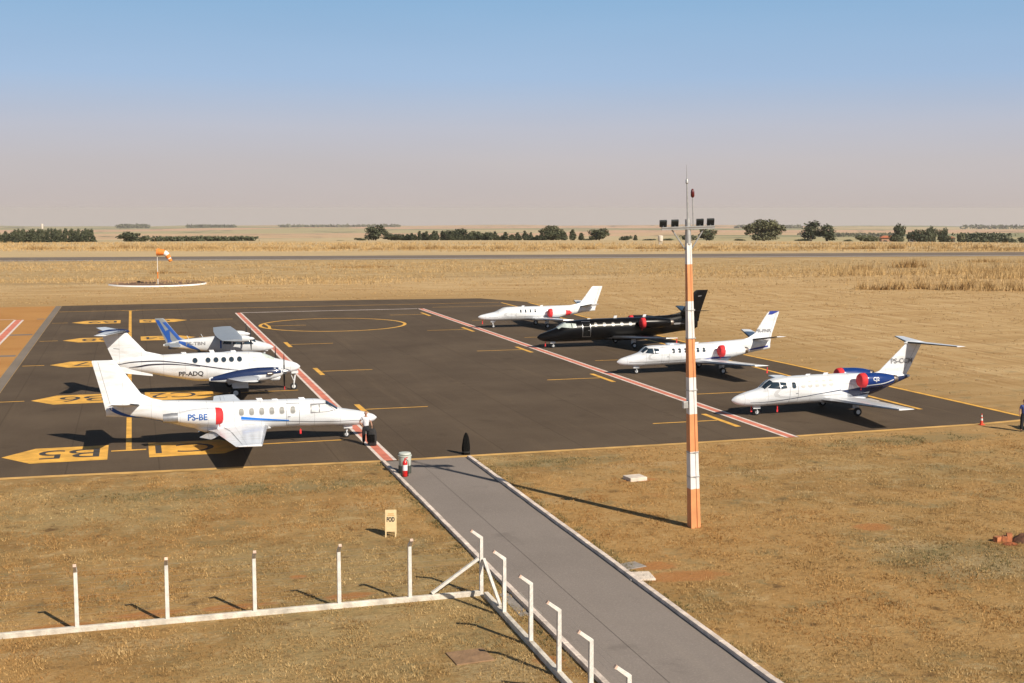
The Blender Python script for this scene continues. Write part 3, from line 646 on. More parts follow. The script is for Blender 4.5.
# ---- twin turboprop with T tail
def turboprop():
    Y = 85.5; X = VY(300, 366.6, Y)[0]
    root = empty('turboprop_airplane', (X, Y, 0), pi)
    tag(root, 'white twin turboprop with dark curved stripes, navy engine tops and round windows', 'airplane', 'propeller airplanes parked on the apron')
    P = M['white_paint']
    B = Body([(0, 1.62, 1.52, .03), (.2, 1.79, 1.36, .18), (.7, 1.98, 1.18, .38), (1.2, 2.10, 1.05, .50), (1.65, 2.20, .96, .58), (2.1, 2.42, .9, .63), (2.65, 2.62, .85, .68), (3.5, 2.70, .82, .70), (6.5, 2.72, .85, .70),
              (8, 2.69, 1.08, .60), (10, 2.63, 1.52, .38), (11.3, 2.5, 1.82, .16), (11.9, 2.32, 2.05, .05)], 2.3)
    B.shell(MB()).build('fuselage', P, root)
    for sd in (-1, 1):
        w = wing_mesh(MB(), [(2.75, .3, 1.06, 2.4, .16), (2.85, 2.6, 1.26, 2.2, .15), (3.55, 8.3, 1.80, 1.0, .12)], sd).build('wing', P, root)
        mb = MB(); vs = []
        for xl, y, z, c in ((2.95, 3.1, 1.31, 2.1), (3.55, 8.28, 1.80, 1.0)):
            for u, q in ((.06, .062), (.0, .02), (-.008, -.005), (.0, -.03), (.06, -.06)): vs.append((xl + u * c, sd * y, z + q * c))
        mb.add(vs, [(i, i + 1, i + 6, i + 5) for i in range(4)]); mb.build('deicing_boot', M['deice'], w)
        nac = Body([(1.42, 1.80, 1.42, .17), (1.6, 1.86, 1.30, .27), (2.1, 1.92, 1.16, .35), (2.9, 1.92, 1.04, .37), (4.2, 1.80, .98, .33), (5.2, 1.60, 1.02, .22), (6.15, 1.36, 1.14, .05)], 2.3, sd * 2.6)
        n = nac.shell(MB(), 30, 26).build('engine', P, root)
        for s2 in (-1, 1):
            mb = MB(); nac.strip(mb, [(1.46, 1.56, 1.70), (1.9, 1.52, 1.82), (3.0, 1.48, 1.84), (4.2, 1.38, 1.72), (5.2, 1.22, 1.52), (6.05, 1.18, 1.32)], s2, .008)
            mb.build('engine_band', M['navy_paint'], n)
        mb = MB(); nac.tpatch(mb, [(1.5, 30), (5.9, 30), (5.9, 150), (1.5, 150)], .006, 14, 8); mb.build('engine_top', M['navy_paint'], n)
        for s2 in (-1, 1):
            mb = MB(); mb.tube([(2.15, sd * 2.6 + s2 * .30, 1.52), (2.25, sd * 2.6 + s2 * .46, 1.54), (2.48, sd * 2.6 + s2 * .50, 1.55)], [.10, .10, .085], 12); mb.build('exhaust_stack', M['exhaust_metal'], n)
        mb = MB(); mb.lathe([(.13, 0), (.17, .05), (.19, .5), (.05, .9)], (1.62, sd * 2.6, 1.2), 'x', 16); mb.build('air_intake', P, n)
        mb = MB(); mb.lathe([(.17, 0), (.17, .02), (.13, .02), (.11, .0)], (1.615, sd * 2.6, 1.2), 'x', 16); mb.build('intake_lip', M['metal'], n)
        blade_prop(n, 1.36, sd * 2.6, 1.61, 1.18, 4, pi / 2, tip='red_cloth', spin=(.42, .19))
        # gear under the nacelle
        mb = MB(); mb.tube([(4.3, sd * 2.6, 1.1), (4.5, sd * 2.6, .33)], .07, 10); mb.tube([(4.5, sd * 2.6 - .2, .33), (4.5, sd * 2.6 + .2, .33)], .05, 8)
        for s2 in (-1, 1): mb.box((4.2, sd * 2.6 + s2 * .34, .86), (1.0, .025, .40))
        g = mb.build('main_gear', P, root); wheel(g, 4.5, sd * 2.6 + .14, .33, .16); wheel(g, 4.5, sd * 2.6 - .14, .33, .16)
        for x in (6.91, 6.08, 5.57, 5.07, 4.57, 4.05):
            mb = MB(); B.disc(mb, x, 2.28, .20, .20, sd, .008, e=2); wo = mb.build('cabin_window', M['window_rim'], root)
            mb = MB(); B.disc(mb, x, 2.28, .165, .165, sd, .014, e=2); mb.build('pane', M['glass'], wo)
        mb = MB(); B.patch(mb, [(2.12, 2.10), (2.72, 2.08), (2.70, 2.42), (2.34, 2.42)], sd, .01); mb.build('cockpit_window', M['sunscreen'], root)
        mb = MB(); B.patch(mb, [(2.80, 2.08), (3.20, 2.10), (3.18, 2.40), (2.78, 2.42)], sd, .01); mb.build('cockpit_window', M['sunscreen'], root)
        up = strip_px(X, Y, True, .45, [(117, 365.6, .02, .03), (135, 362.4, .035, .04), (155, 361.2, .04, .045), (176, 362.3, .03, .04), (205, 366.0, .035, .045), (225, 368.6, .03, .035), (243, 370.2, .01, .015)])
        lo = strip_px(X, Y, True, .40, [(129, 367.8, .01, .01), (137, 367.0, .05, .04), (150, 364.8, .055, .05), (164, 363.9, .05, .04), (185, 364.8, .02, .03), (200, 366.0, .01, .02)])
        for nm, q in (('upper_stripe', up), ('lower_stripe', lo)):
            mb = MB(); B.strip(mb, q, sd, .006); mb.build(nm, M['dark_line'], root)
        mb = MB(); mb.rings([[(9.6 + u * 2.2, sd * (.12 + .02 * k) + w2 * .03, 1.72 - .42 * k + u * .3) for u, w2 in AF] for k in (0, 1)]); mb.build('ventral_fin', P, root)
        so = wing_mesh(MB(), [(11.15, .02, 4.28, 1.35, .1), (12.35, 2.8, 4.30, .75, .1)], sd).build('tailplane', P, root)
        vs = []
        for xl, y, z, c in ((11.15, .05, 4.28, 1.35), (12.35, 2.8, 4.30, .75)):
            for u, q in ((.22, .055), (.05, .042), (-.008, 0), (.06, -.03), (.2, -.045)): vs.append((xl + u * c, sd * y, z + q * c))
        mb = MB(); mb.add(vs, [(i, i + 1, i + 6, i + 5) for i in range(4)]); mb.build('deicing_boot', M['deice'], so)
    mb = MB()
    for sg in (0, 1):
        q = lambda t: 180 - t if sg else t
        B.tpatch(mb, [(1.78, q(48)), (2.52, q(46)), (2.50, q(86)), (1.72, q(86))], .012)
    mb.build('windshield', M['sunscreen'], root)
    F = Fin([(2.2, 9.6, 12.0, .07), (2.58, 8.6, 12.1, .07), (2.92, 10.0, 12.25, .1), (4.0, 10.98, 12.68, .1), (4.24, 11.15, 12.75, .09)]); fo = F.mesh(MB()).build('tail_fin', P, root)
    mb = MB(); mb.lathe([(.01, 0), (.10, .12), (.16, .5), (.15, 1.3), (.02, 2.0)], (10.95, 0, 4.27), 'x', 16); mb.build('tail_bullet', M['navy_paint'], fo)
    mb = MB(); F.patch(mb, [(11.62, 3.10), (12.0, 3.16), (12.0, 3.20), (11.62, 3.14)], 1, .008); mb.build('fin_emblem', M['letter_grey'], fo)
    x, z = LC(X, Y, True, 179, 376.2, .6); x2, z2 = LC(X, Y, True, 203.5, 375.5, .6)
    put_text('PP-ADQ', .30, x, z, 1, -1, B, M['letter_black'], root, width=x - x2)
    for x, h in ((4.2, .12), (5.6, .18), (7.4, .1)):
        mb = MB(); zt = B.ft(x) - .01; mb.rings([[(x + u * .3 + k * .08, w2 * .06, zt + k * h) for u, w2 in AF] for k in (0, 1)]); mb.build('antenna', P, root)
    nose_gear(root, .42, 1.3, .24)
turboprop()

# ---- light high-wing twin behind it
def light_twin():
    Y = 104.3; X = VY(273.5, 347, Y)[0]
    root = empty('light_twin_airplane', (X, Y, 0), pi)
    tag(root, 'small grey high-winged twin propeller airplane with a blue crossed tail fin', 'airplane', 'propeller airplanes parked on the apron')
    P = mat('pale_grey_paint', (0.58, 0.60, 0.62), 0.35, var=.05); Gy = M['grey_paint']; Gd = mat('dark_grey_paint', (.19, .21, .235), .5, var=.08)
    B = Body([(0, .96, .88, .03), (.3, 1.16, .72, .22), (.9, 1.36, .60, .42), (1.4, 1.52, .56, .52), (2.0, 1.84, .54, .58), (2.6, 1.97, .52, .60), (4.2, 1.97, .58, .56), (5.5, 1.88, .74, .42), (7.2, 1.74, 1.02, .24), (8.2, 1.55, 1.15, .12), (8.7, 1.4, 1.25, .04)], 2.4)
    B.shell(MB()).build('fuselage', P, root)
    for sd in (-1, 1):
        w = wing_mesh(MB(), [(2.7, .0, 2.02, 1.95, .12), (2.72, 2.6, 2.07, 1.90, .12), (2.95, 5.7, 2.13, 1.5, .11)], sd).build('wing', Gy, root)
        nac = Body([(2.05, 2.02, 1.72, .14), (2.2, 2.10, 1.64, .24), (2.7, 2.15, 1.60, .27), (3.4, 2.12, 1.66, .24), (4.4, 2.02, 1.92, .05)], 2.4, sd * 2.0)
        n = nac.shell(MB(), 22, 20).build('engine', P, root)
        blade_prop(n, 1.99, sd * 2.0, 1.86, .92, 2, pi / 2 + .25, spin=(.28, .14), sp_mat=M['white_paint'])
        mb = MB(); mb.tube([(2.5, sd * 1.9, 1.66), (2.6, sd * 1.9, 1.4)], .04, 8); mb.build('exhaust_pipe', M['exhaust_metal'], n)
        for cs in ([(1.62, 1.26), (2.45, 1.28), (2.42, 1.72), (2.02, 1.70)], [(2.55, 1.28), (3.3, 1.30), (3.26, 1.72), (2.54, 1.74)], [(3.42, 1.30), (4.1, 1.34), (3.95, 1.66), (3.4, 1.70)]):
            mb = MB(); B.patch(mb, cs, sd, .01); mb.build('cabin_window', M['glass'], root)
        st = wing_mesh(MB(), [(7.35, .1, 1.32, .95, .1), (7.45, 1.7, 1.34, .75, .1)], sd).build('tailplane', Gy, root)
        mb = MB(); B.strip(mb, [(5.85, .80, .90), (6.4, .96, 1.24), (7.0, 1.22, 1.56), (7.5, 1.48, 1.66)], sd, .008); mb.build('blue_stripe', M['blue_paint'], root)
        mb = MB(); B.strip(mb, [(7.45, 1.08, 1.60), (7.9, 1.12, 1.58), (8.6, 1.28, 1.42)], sd, .007); mb.build('tail_cone_panel', Gd, root)
        mb = MB(); B.strip(mb, [(4.18, 1.0, 1.62), (4.3, 1.0, 1.6)], sd, .008, 2); mb.build('cabin_post', M['blue_paint'], root)
        mb = MB(); mb.tube([(3.9, sd * .5, .7), (4.0, sd * 1.1, .24)], .05, 8); g = mb.build('main_gear', P, root); wheel(g, 4.0, sd * 1.15, .22, .14)
    mb = MB()
    for sg in (0, 1):
        q = lambda t: 180 - t if sg else t
        B.tpatch(mb, [(1.45, q(38)), (2.05, q(36)), (2.2, q(86)), (1.5, q(86))], .01)
    mb.build('windshield', M['glass'], root)
    F = Fin([(.98, 7.6, 8.28, .05), (1.35, 7.0, 8.42, .08), (1.72, 6.9, 8.55, .07), (2.0, 7.45, 8.68, .09), (3.42, 8.56, 9.28, .09), (3.5, 8.66, 9.28, .07)]); fo = F.mesh(MB()).build('tail_fin', Gd, root)
    for sd in (-1, 1):
        mb = MB()
        F.patch(mb, [(7.22, 1.72), (7.55, 1.72), (8.72, 3.16), (8.44, 3.2)], sd, .012)          # leading-edge bar
        F.patch(mb, [(7.74, 1.1), (8.03, 1.1), (9.26, 3.36), (8.99, 3.36)], sd, .014)           # crossing bars
        F.patch(mb, [(8.05, 1.05), (8.31, 1.05), (8.46, 2.5), (8.20, 2.6)], sd, .016)
        mb.build('fin_cross', M['blue_paint'], fo)
    put_text('PS-TBN', .26, 6.95, 1.30, 1, -1, B, M['letter_grey'], root, width=1.5)
    mb = MB(); mb.tube([(5.6, 0, 1.86), (5.75, 0, 2.14)], .02, 6); mb.tube([(6.7, 0, 1.76), (6.85, 0, 2.05)], .02, 6); mb.build('antenna', P, root)
    nose_gear(root, .75, .8, .18)
light_twin()
# ------------------------------------------------------------------ setting materials
def nodes(m):
    return m.node_tree, m.node_tree.nodes, m.node_tree.links
def ramp(N, stops):
    r = N.new('ShaderNodeValToRGB'); e = r.color_ramp.elements
    while len(e) < len(stops): e.new(0.5)
    for i, (p, c) in enumerate(stops):
        e[i].position = p; e[i].color = (*c, 1) if hasattr(c, '__len__') else (c, c, c, 1)
    return r
class NT:
    """small helper for node graphs"""
    def __init__(s, m): s.nt, s.N, s.L = nodes(m)
    def noise(s, src, sc, det=5, rough=.55, stretch=None, off=None):
        if stretch or off:
            mp = s.N.new('ShaderNodeMapping')
            if stretch: mp.inputs['Scale'].default_value = stretch
            if off: mp.inputs['Location'].default_value = off
            s.L.new(src, mp.inputs['Vector']); src = mp.outputs['Vector']
        n = s.N.new('ShaderNodeTexNoise'); n.inputs['Scale'].default_value = sc; n.inputs['Detail'].default_value = det; n.inputs['Roughness'].default_value = rough
        s.L.new(src, n.inputs['Vector']); return n.outputs['Fac']
    def math(s, op, a, b=None, c=None, clamp=False):
        n = s.N.new('ShaderNodeMath'); n.operation = op; n.use_clamp = clamp
        for i, v in enumerate((a, b, c)):
            if v is None: continue
            if isinstance(v, (int, float)): n.inputs[i].default_value = v
            else: s.L.new(v, n.inputs[i])
        return n.outputs[0]
    def step(s, v, a, b):
        n = s.N.new('ShaderNodeMapRange'); n.interpolation_type = 'SMOOTHSTEP'; n.inputs['From Min'].default_value = a; n.inputs['From Max'].default_value = b
        s.L.new(v, n.inputs['Value']); return n.outputs['Result']
    def mix(s, f, a, b, mode='MIX'):
        n = s.N.new('ShaderNodeMix'); n.data_type = 'RGBA'; n.blend_type = mode
        if isinstance(f, (int, float)): n.inputs[0].default_value = f
        else: s.L.new(f, n.inputs[0])
        for k, v in ((6, a), (7, b)):
            if isinstance(v, tuple): n.inputs[k].default_value = (*v, 1)
            else: s.L.new(v, n.inputs[k])
        return n.outputs[2]
    def ramp(s, v, stops):
        r = ramp(s.N, stops); s.L.new(v, r.inputs['Fac']); return r.outputs['Color']

SOIL = [(*G(688, 576), 2.2, .9), (*G(655, 566), 1.2, .7), (*G(298, 577), .45, .35), (*G(640, 480), 1.3, .5), (*G(1012, 541), 1.1, .5), (*G(872, 527), 1.1, .8), (*G(548, 660), .7, .5), (*G(150, 614), 1.8, .5), (*G(235, 607), 1.6, .45), (*G(60, 627), 1.4, .4), (*G(350, 596), 1.2, .5)]
GREEN = [(*G(455, 520), 1.4, 4.5), (*G(430, 490), 1.0, 3.0), (*G(610, 575), 1.2, 3), (*G(640, 640), .7, 5), (*G(960, 560), 4, 3.0), (*G(250, 490), 9, 1.5), (*G(560, 462), 5, 1.2), (*G(905, 440), 7, 1.6), (*G(540, 560), .9, 3)]

PALE = [(*G(985, 565), 3.2, 2.2), (*G(910, 545), 2.0, 1.0), (*G(100, 648), 5, .7), (*G(330, 622), 3.5, .5), (*G(500, 668), 2.0, 1.5), (*G(620, 640), 1.2, 2.5), (*G(380, 505), 2.5, 1.2), (*G(800, 470), 6, .8), (*G(640, 465), 4, .7), (*G(560, 500), 2, .8)]
def ground_material():
    m = D.materials.new('dry_grass_ground'); m.use_nodes = True
    k = NT(m); N, L = k.N, k.L; bs = N['Principled BSDF']; bs.inputs['Roughness'].default_value = .95; bs.inputs['Specular IOR Level'].default_value = .15
    tc = N.new('ShaderNodeTexCoord'); P = tc.outputs['Object']
    sx = N.new('ShaderNodeSeparateXYZ'); L.new(P, sx.inputs[0]); X, Y = sx.outputs[0], sx.outputs[1]
    n1 = k.noise(P, .16, 6, .6, (1, 1.5, 1)); n2 = k.noise(P, 1.1, 8, .7); n3 = k.noise(P, 6.0, 6, .75, (1, 1.4, 1)); n4 = k.noise(P, .9, 7, .65, (.12, 1, 1)); n5 = k.noise(P, 22.0, 3, .6)
    # near field: brown dry turf
    near = k.ramp(n1, [(.30, (.26, .150, .052)), (.48, (.355, .218, .080)), (.70, (.46, .31, .135))])
    n8 = k.noise(P, 2.6, 7, .8, (1, 1.5, 1), (4, 11, 0)); n9 = k.noise(P, 3.1, 7, .8, (1, 1.5, 1), (14, 1, 0))
    near = k.mix(k.math('MULTIPLY', k.step(n8, .50, .66), .65), near, (.37, .165, .045))
    near = k.mix(k.math('MULTIPLY', k.step(n9, .49, .64), .8), near, (.225, .178, .085))
    near = k.mix(k.math('MULTIPLY', k.step(n2, .50, .68), .85), near, (.50, .37, .19))
    bias = k.math('SUBTRACT', k.math('MULTIPLY', k.math('MULTIPLY', k.step(X, 12, 8), k.math('MULTIPLY', k.step(Y, 39, 43), k.step(Y, 62, 56))), -.075), k.math('MULTIPLY', k.step(X, 13, 16), -.03)); big = k.math('ADD', k.noise(P, .085, 4, .6, None, (21, 5, 0)), bias); near = k.mix(k.math('MULTIPLY', k.step(big, .44, .60), .62), near, k.mix(k.step(n8, .4, .6), (.42, .225, .072), (.52, .325, .13)))
    near = k.mix(k.math('MULTIPLY', k.step(big, .47, .34), .55), near, k.mix(k.step(n9, .4, .6), (.43, .315, .15), (.30, .235, .11)))
    near = k.mix(k.step(n2, .46, .30), near, (.16, .092, .036))
    near = k.mix(k.math('MULTIPLY', k.step(n4, .5, .68), .5), near, (.43, .265, .105))
    # middle field: paler straw, streaked along the mowing
    n6 = k.noise(P, .33, 7, .7, (.10, 1, 1)); wv = k.math('MULTIPLY', k.step(X, 50, 58), k.step(Y, 185, 165))
    na = k.noise(P, .9, 6, .70, (.08, 1, 1)); nb_ = k.noise(P, 1.2, 7, .74, (1, .07, 1)); n7 = k.math('ADD', k.math('MULTIPLY', na, k.math('SUBTRACT', 1.0, wv)), k.math('MULTIPLY', nb_, wv))
    mid = k.ramp(n6, [(.30, (.39, .235, .092)), (.5, (.495, .325, .148)), (.68, (.57, .40, .205))])
    mid = k.mix(k.math('MULTIPLY', k.step(n7, .515, .60), .62), mid, (.32, .178, .066))
    mid = k.mix(k.math('MULTIPLY', k.step(n7, .465, .38), .6), mid, (.62, .455, .25))
    f1 = k.step(k.math('ADD', Y, k.math('MULTIPLY', X, .35)), 62, 100)
    col = k.mix(f1, near, mid)
    # graded darker band next to the apron's right and far edges
    bx = k.math('MULTIPLY', k.step(X, 64, 52), k.step(Y, 58, 75)); bx = k.math('MULTIPLY', bx, k.step(Y, 190, 172))
    col = k.mix(k.math('MULTIPLY', bx, .55), col, (.36, .225, .09))
    far = k.ramp(n6, [(.3, (.42, .295, .150)), (.5, (.52, .385, .210)), (.7, (.60, .46, .265))])
    far = k.mix(k.math('MULTIPLY', k.step(n4, .58, .75), .5), far, (.42, .25, .105))
    col = k.mix(k.step(Y, 180, 260), col, far)
    edge = k.math('ADD', Y, k.math('ADD', k.math('MULTIPLY', n6, 22.0), k.math('MULTIPLY', X, -.02)))
    rz_ = k.math('MULTIPLY', k.step(edge, 228, 236), k.step(Y, 318, 300)); col = k.mix(k.math('MULTIPLY', rz_, k.step(k.noise(P, .5, 8, .75, (.3, 1, 1)), .36, .58)), col, (.40, .265, .115))
    lip = k.math('MULTIPLY', k.step(edge, 226, 229), k.step(edge, 235, 231)); col = k.mix(k.math('MULTIPLY', k.math('MULTIPLY', lip, k.step(n4, .42, .55)), .6), col, (.24, .15, .065))
    # greenish grey weedy patches
    g1 = k.noise(P, .45, 7, .7, None, (7, 3, 0))
    gm = k.math('MULTIPLY', k.step(g1, .53, .64), .85)
    def blob(lst):
        acc = None
        for x, y, a, b in lst:
            dx = k.math('DIVIDE', k.math('SUBTRACT', X, x), a); dy = k.math('DIVIDE', k.math('SUBTRACT', Y, y), b)
            d = k.math('ADD', k.math('MULTIPLY', dx, dx), k.math('MULTIPLY', dy, dy))
            v = k.math('SUBTRACT', 1.0, d, None, True); acc = v if acc is None else k.math('MAXIMUM', acc, v)
        return acc
    gb = k.step(k.math('ADD', k.math('MULTIPLY', blob(GREEN), .9), k.math('MULTIPLY', n2, 1.6)), 1.0, 1.45)
    gm = k.math('MAXIMUM', gm, k.math('MULTIPLY', gb, .9)); gm = k.math('MULTIPLY', gm, k.step(Y, 130, 60))
    gm = k.math('MULTIPLY', gm, k.step(n3, .36, .58))
    col = k.mix(k.math('MULTIPLY', gm, .8), col, (.205, .180, .092))
    # bare red soil
    so = k.step(k.math('ADD', blob(SOIL), k.math('MULTIPLY', n2, 1.9)), 1.28, 1.75); so2 = k.math('MULTIPLY', k.step(g1, .38, .30), k.step(Y, 90, 50))
    col = k.mix(k.math('MAXIMUM', k.math('MULTIPLY', so, .75), k.math('MULTIPLY', so2, .4)), col, k.mix(n8, (.42, .15, .042), (.44, .21, .075)))
    pl = k.step(k.math('ADD', blob(PALE), k.math('MULTIPLY', n2, 1.9)), 1.25, 1.75); col = k.mix(k.math('MULTIPLY', k.math('MULTIPLY', pl, .6), k.step(n3, .38, .56)), col, (.45, .33, .175))
    # wheel track along the verge on the right
    tr = k.math('ABSOLUTE', k.math('SUBTRACT', Y, 54.6)); col = k.mix(k.math('MULTIPLY', k.math('MULTIPLY', k.step(tr, .55, .1), k.step(X, 20, 28)), .45), col, (.46, .29, .12))
    # fine grain
    col = k.mix(k.math('MULTIPLY', k.step(n3, .5, .75), .5), col, k.mix(1.0, col, (1.5, 1.5, 1.5), 'MULTIPLY'))
    col = k.mix(k.math('MULTIPLY', k.step(n3, .48, .25), .6), col, k.mix(1.0, col, (.5, .48, .45), 'MULTIPLY'))
    # distant farmland beyond the crest
    mp = N.new('ShaderNodeMapping'); mp.inputs['Scale'].default_value = (1 / 1500, 1 / 800, 0); mp.inputs['Rotation'].default_value = (0, 0, .25); L.new(P, mp.inputs['Vector'])
    vo = N.new('ShaderNodeTexVoronoi'); vo.inputs['Scale'].default_value = 1.0; L.new(mp.outputs['Vector'], vo.inputs['Vector'])
    sc = N.new('ShaderNodeSeparateColor'); L.new(vo.outputs['Color'], sc.inputs[0])
    fl = ramp(N, [(0, (.55, .37, .21)), (.22, (.42, .35, .18)), (.40, (.58, .36, .22)), (.58, (.25, .24, .115)), (.74, (.52, .40, .22)), (.90, (.34, .30, .15))]); fl.color_ramp.interpolation = 'CONSTANT'
    L.new(sc.outputs[0], fl.inputs['Fac'])
    vo2 = N.new('ShaderNodeTexVoronoi'); vo2.feature = 'DISTANCE_TO_EDGE'; L.new(mp.outputs['Vector'], vo2.inputs['Vector'])
    nw = k.noise(P, .004, 5, .7)
    hed = k.math('MULTIPLY', k.step(vo2.outputs['Distance'], .035, .015), k.step(nw, .46, .54))
    farm = k.mix(hed, fl.outputs['Color'], (.055, .065, .035)); farm = k.mix(k.step(nw, .60, .66), farm, (.07, .078, .045))
    rr = k.math('SQRT', k.math('ADD', k.math('MULTIPLY', X, X), k.math('MULTIPLY', Y, Y)))
    col = k.mix(k.step(rr, 520, 700), col, farm)
    L.new(col, bs.inputs['Base Color'])
    bh = k.math('ADD', k.math('MULTIPLY', n3, .7), k.math('MULTIPLY', n5, .3))
    bp = N.new('ShaderNodeBump'); bp.inputs['Strength'].default_value = .9; bp.inputs['Distance'].default_value = .12
    L.new(bh, bp.inputs['Height']); L.new(bp.outputs['Normal'], bs.inputs['Normal'])
    return m

def asphalt(name, a, b, dust, seam=True, streak=(1, .06, 1), rough=.85):
    m = D.materials.new(name); m.use_nodes = True
    k = NT(m); bs = k.N['Principled BSDF']; bs.inputs['Roughness'].default_value = rough; bs.inputs['Specular IOR Level'].default_value = .06
    tc = k.N.new('ShaderNodeTexCoord'); P = tc.outputs['Object']
    n1 = k.noise(P, .12, 7, .65); n2 = k.noise(P, .9, 6, .7, streak); n3 = k.noise(P, 14, 4, .7)
    col = k.ramp(n1, [(.32, a), (.66, b)])
    col = k.mix(k.math('MULTIPLY', k.step(n2, .5, .75), .4), col, dust)
    col = k.mix(k.math('MULTIPLY', k.step(n3, .45, .8), .35), col, tuple(c * 1.7 for c in b))
    st = k.noise(P, .35, 5, .6, None, (3, 9, 0)); col = k.mix(k.math('MULTIPLY', k.step(st, .60, .72), .32), col, tuple(c * .55 for c in a))
    if seam:
        sx = k.N.new('ShaderNodeSeparateXYZ'); k.L.new(P, sx.inputs[0])
        w = k.math('ABSOLUTE', k.math('SUBTRACT', k.math('FRACT', k.math('DIVIDE', k.math('ADD', sx.outputs[0], 60), 4.2)), .5))
        col = k.mix(k.math('MULTIPLY', k.step(w, .012, .004), .35), col, tuple(c * .5 for c in a))
    k.L.new(col, bs.inputs['Base Color'])
    bp = k.N.new('ShaderNodeBump'); bp.inputs['Strength'].default_value = .35; bp.inputs['Distance'].default_value = .02
    k.L.new(n3, bp.inputs['Height']); k.L.new(bp.outputs['Normal'], bs.inputs['Normal'])
    return m
M['asphalt'] = asphalt('apron_asphalt', (.080, .058, .040), (.116, .086, .059), (.15, .108, .07))
M['path'] = asphalt('path_asphalt', (.205, .176, .156), (.25, .216, .192), (.28, .24, .205), seam=False)
M['runway'] = asphalt('runway_asphalt', (.15, .12, .098), (.20, .165, .135), (.32, .24, .155), seam=False, streak=(.02, .3, 1))
M['dusty'] = asphalt('dusty_concrete', (.38, .18, .055), (.45, .235, .08), (.47, .275, .12), seam=False, streak=(.05, 1, 1))
M['strip'] = asphalt('drain_concrete', (.17, .145, .12), (.22, .185, .155), (.26, .20, .135), seam=False)

# ------------------------------------------------------------------ ground sheet to the horizon
def hgt(r, a):
    t = np.interp(r, [0, 490, 580, 800, 1500, 2500, 4000, 5500, 7200, 9200], [0, 0, -4, -11, -26, -41, -56, -69, -82, -125])
    amp = np.interp(r, [490, 800, 1500, 4000, 7200], [0, 1.0, 3.0, 6.0, 11.0])
    x, y = r * math.cos(a), r * math.sin(a)
    return float(t + amp * (mnoise.noise((x / 900, y / 600, 3.1)) + .5 * mnoise.noise((x / 330, y / 260, 7.7))))
def ground():
    rs = [0, 6, 12, 20, 30, 42, 56, 72, 92, 120, 155, 200, 260, 330, 400, 450, 490, 520, 560, 620, 700, 800, 950, 1100, 1300, 1500, 1750, 2000, 2300, 2600, 3000, 3400, 3900, 4400, 4900, 5400, 5900, 6400, 6900, 7400, 8000, 8600, 9200]
    head = pi / 2 - YAW
    an = [head + R(d) for d in list(np.arange(-34, 34.01, .5))] + [head + R(d) for d in np.arange(40, 320.1, 7)]
    n = len(an); vs = [(0, 0, 0)]; fs = []
    for r in rs[1:]:
        for a in an: vs.append((r * math.cos(a), r * math.sin(a), hgt(r, a)))
    for j in range(n): fs.append((0, 1 + j, 1 + (j + 1) % n))
    for i in range(len(rs) - 2):
        for j in range(n):
            a, b = 1 + i * n + j, 1 + i * n + (j + 1) % n
            fs.append((a, a + n, b + n, b))
    mb = MB(); mb.add(vs, fs); o = mb.build('ground', ground_material()); tag(o, kind='structure')
ground()

def struct(name, mb, m, **k):
    o = mb.build(name, m, smooth=False, **k); tag(o, kind='structure'); return o
# apron
APRON = [(-8.72, 60.6), (-2.6, 60.35), (5, 59.9), (11.4, 59.55), (16, 59.6), (27.6, 59.6), (34, 59.85), (40, 60.05), (46, 60.3), (50.3, 60.9), (50.2, 68), (49.6, 88), (48.6, 105), (48.9, 130), (49.6, 158), (45.2, 166.3), (30, 168.0), (10, 168.8), (-8.72, 168.4)]
struct('apron', MB().sheet(APRON, .010), M['asphalt'])
struct('drain_strip', MB().rect(-9.45, -8.76, 58, 168.2, .012), M['strip'])
struct('dusty_apron', MB().rect(-46, -9.49, 58, 168.0, .010), M['dusty'])
mb = MB()
for y0, y1, xa, xb in ((130.0, 131.2, -13.0, -9.6), (111.4, 112.6, -14.5, -9.6), (148.4, 149.2, -10.4, -9.6)): mb.rect(xa, xb, y0, y1, .015)
struct('drain_cover', mb, M['strip'])
struct('path', MB().rect(11.34, 15.46, 20, 59.52, .012), M['path'])
mb = MB(); mb.rect(12.94, 12.958, 20, 58.6, .016)
struct('path_joint', mb, mat('joint_dark', (.10, .082, .07), .9, var=.2))
for nm, xa, xb, ya, yb in (('kerb', 11.19, 11.36, 20, 59.4), ('kerb', 15.44, 15.62, 20, 59.3)):
    mb = MB(); y = yb
    while y > ya:
        L_ = min(1.0, y - ya); mb.box(((xa + xb) / 2 + random.uniform(-.008, .008), y - L_ / 2, .06 + random.uniform(-.006, .006)), (xb - xa, L_ - .012, .15)); y -= 1.0
    struct(nm, mb, M['kerb_white'], bevel=.012)
# runway on the far side
ra, rb, rc, rd_ = G(-700, 262.3), G(-700, 265.6), G(1700, 249.2), G(1700, 252.0)
rw0, rw1 = G(0, 257.6), G(1024, 252.2); rv0, rv1 = G(0, 261.6), G(1024, 256.0)
def ext(p, q, t): return (p[0] + (q[0] - p[0]) * t, p[1] + (q[1] - p[1]) * t)
struct('runway', MB().sheet([ext(rv0, rv1, -.8), ext(rv0, rv1, 1.8), ext(rw0, rw1, 1.8), ext(rw0, rw1, -.8)], .03), M['runway'])
mb = MB()
for t in (.10,): mb.sheet([ext(ext(rv0, rw0, t), ext(rv1, rw1, t), -.8), ext(ext(rv0, rw0, t), ext(rv1, rw1, t), 1.8), ext(ext(rv0, rw0, t + .05), ext(rv1, rw1, t + .05), 1.8), ext(ext(rv0, rw0, t + .05), ext(rv1, rw1, t + .05), -.8)], .045)
struct('runway_line', mb, M['white_line'])

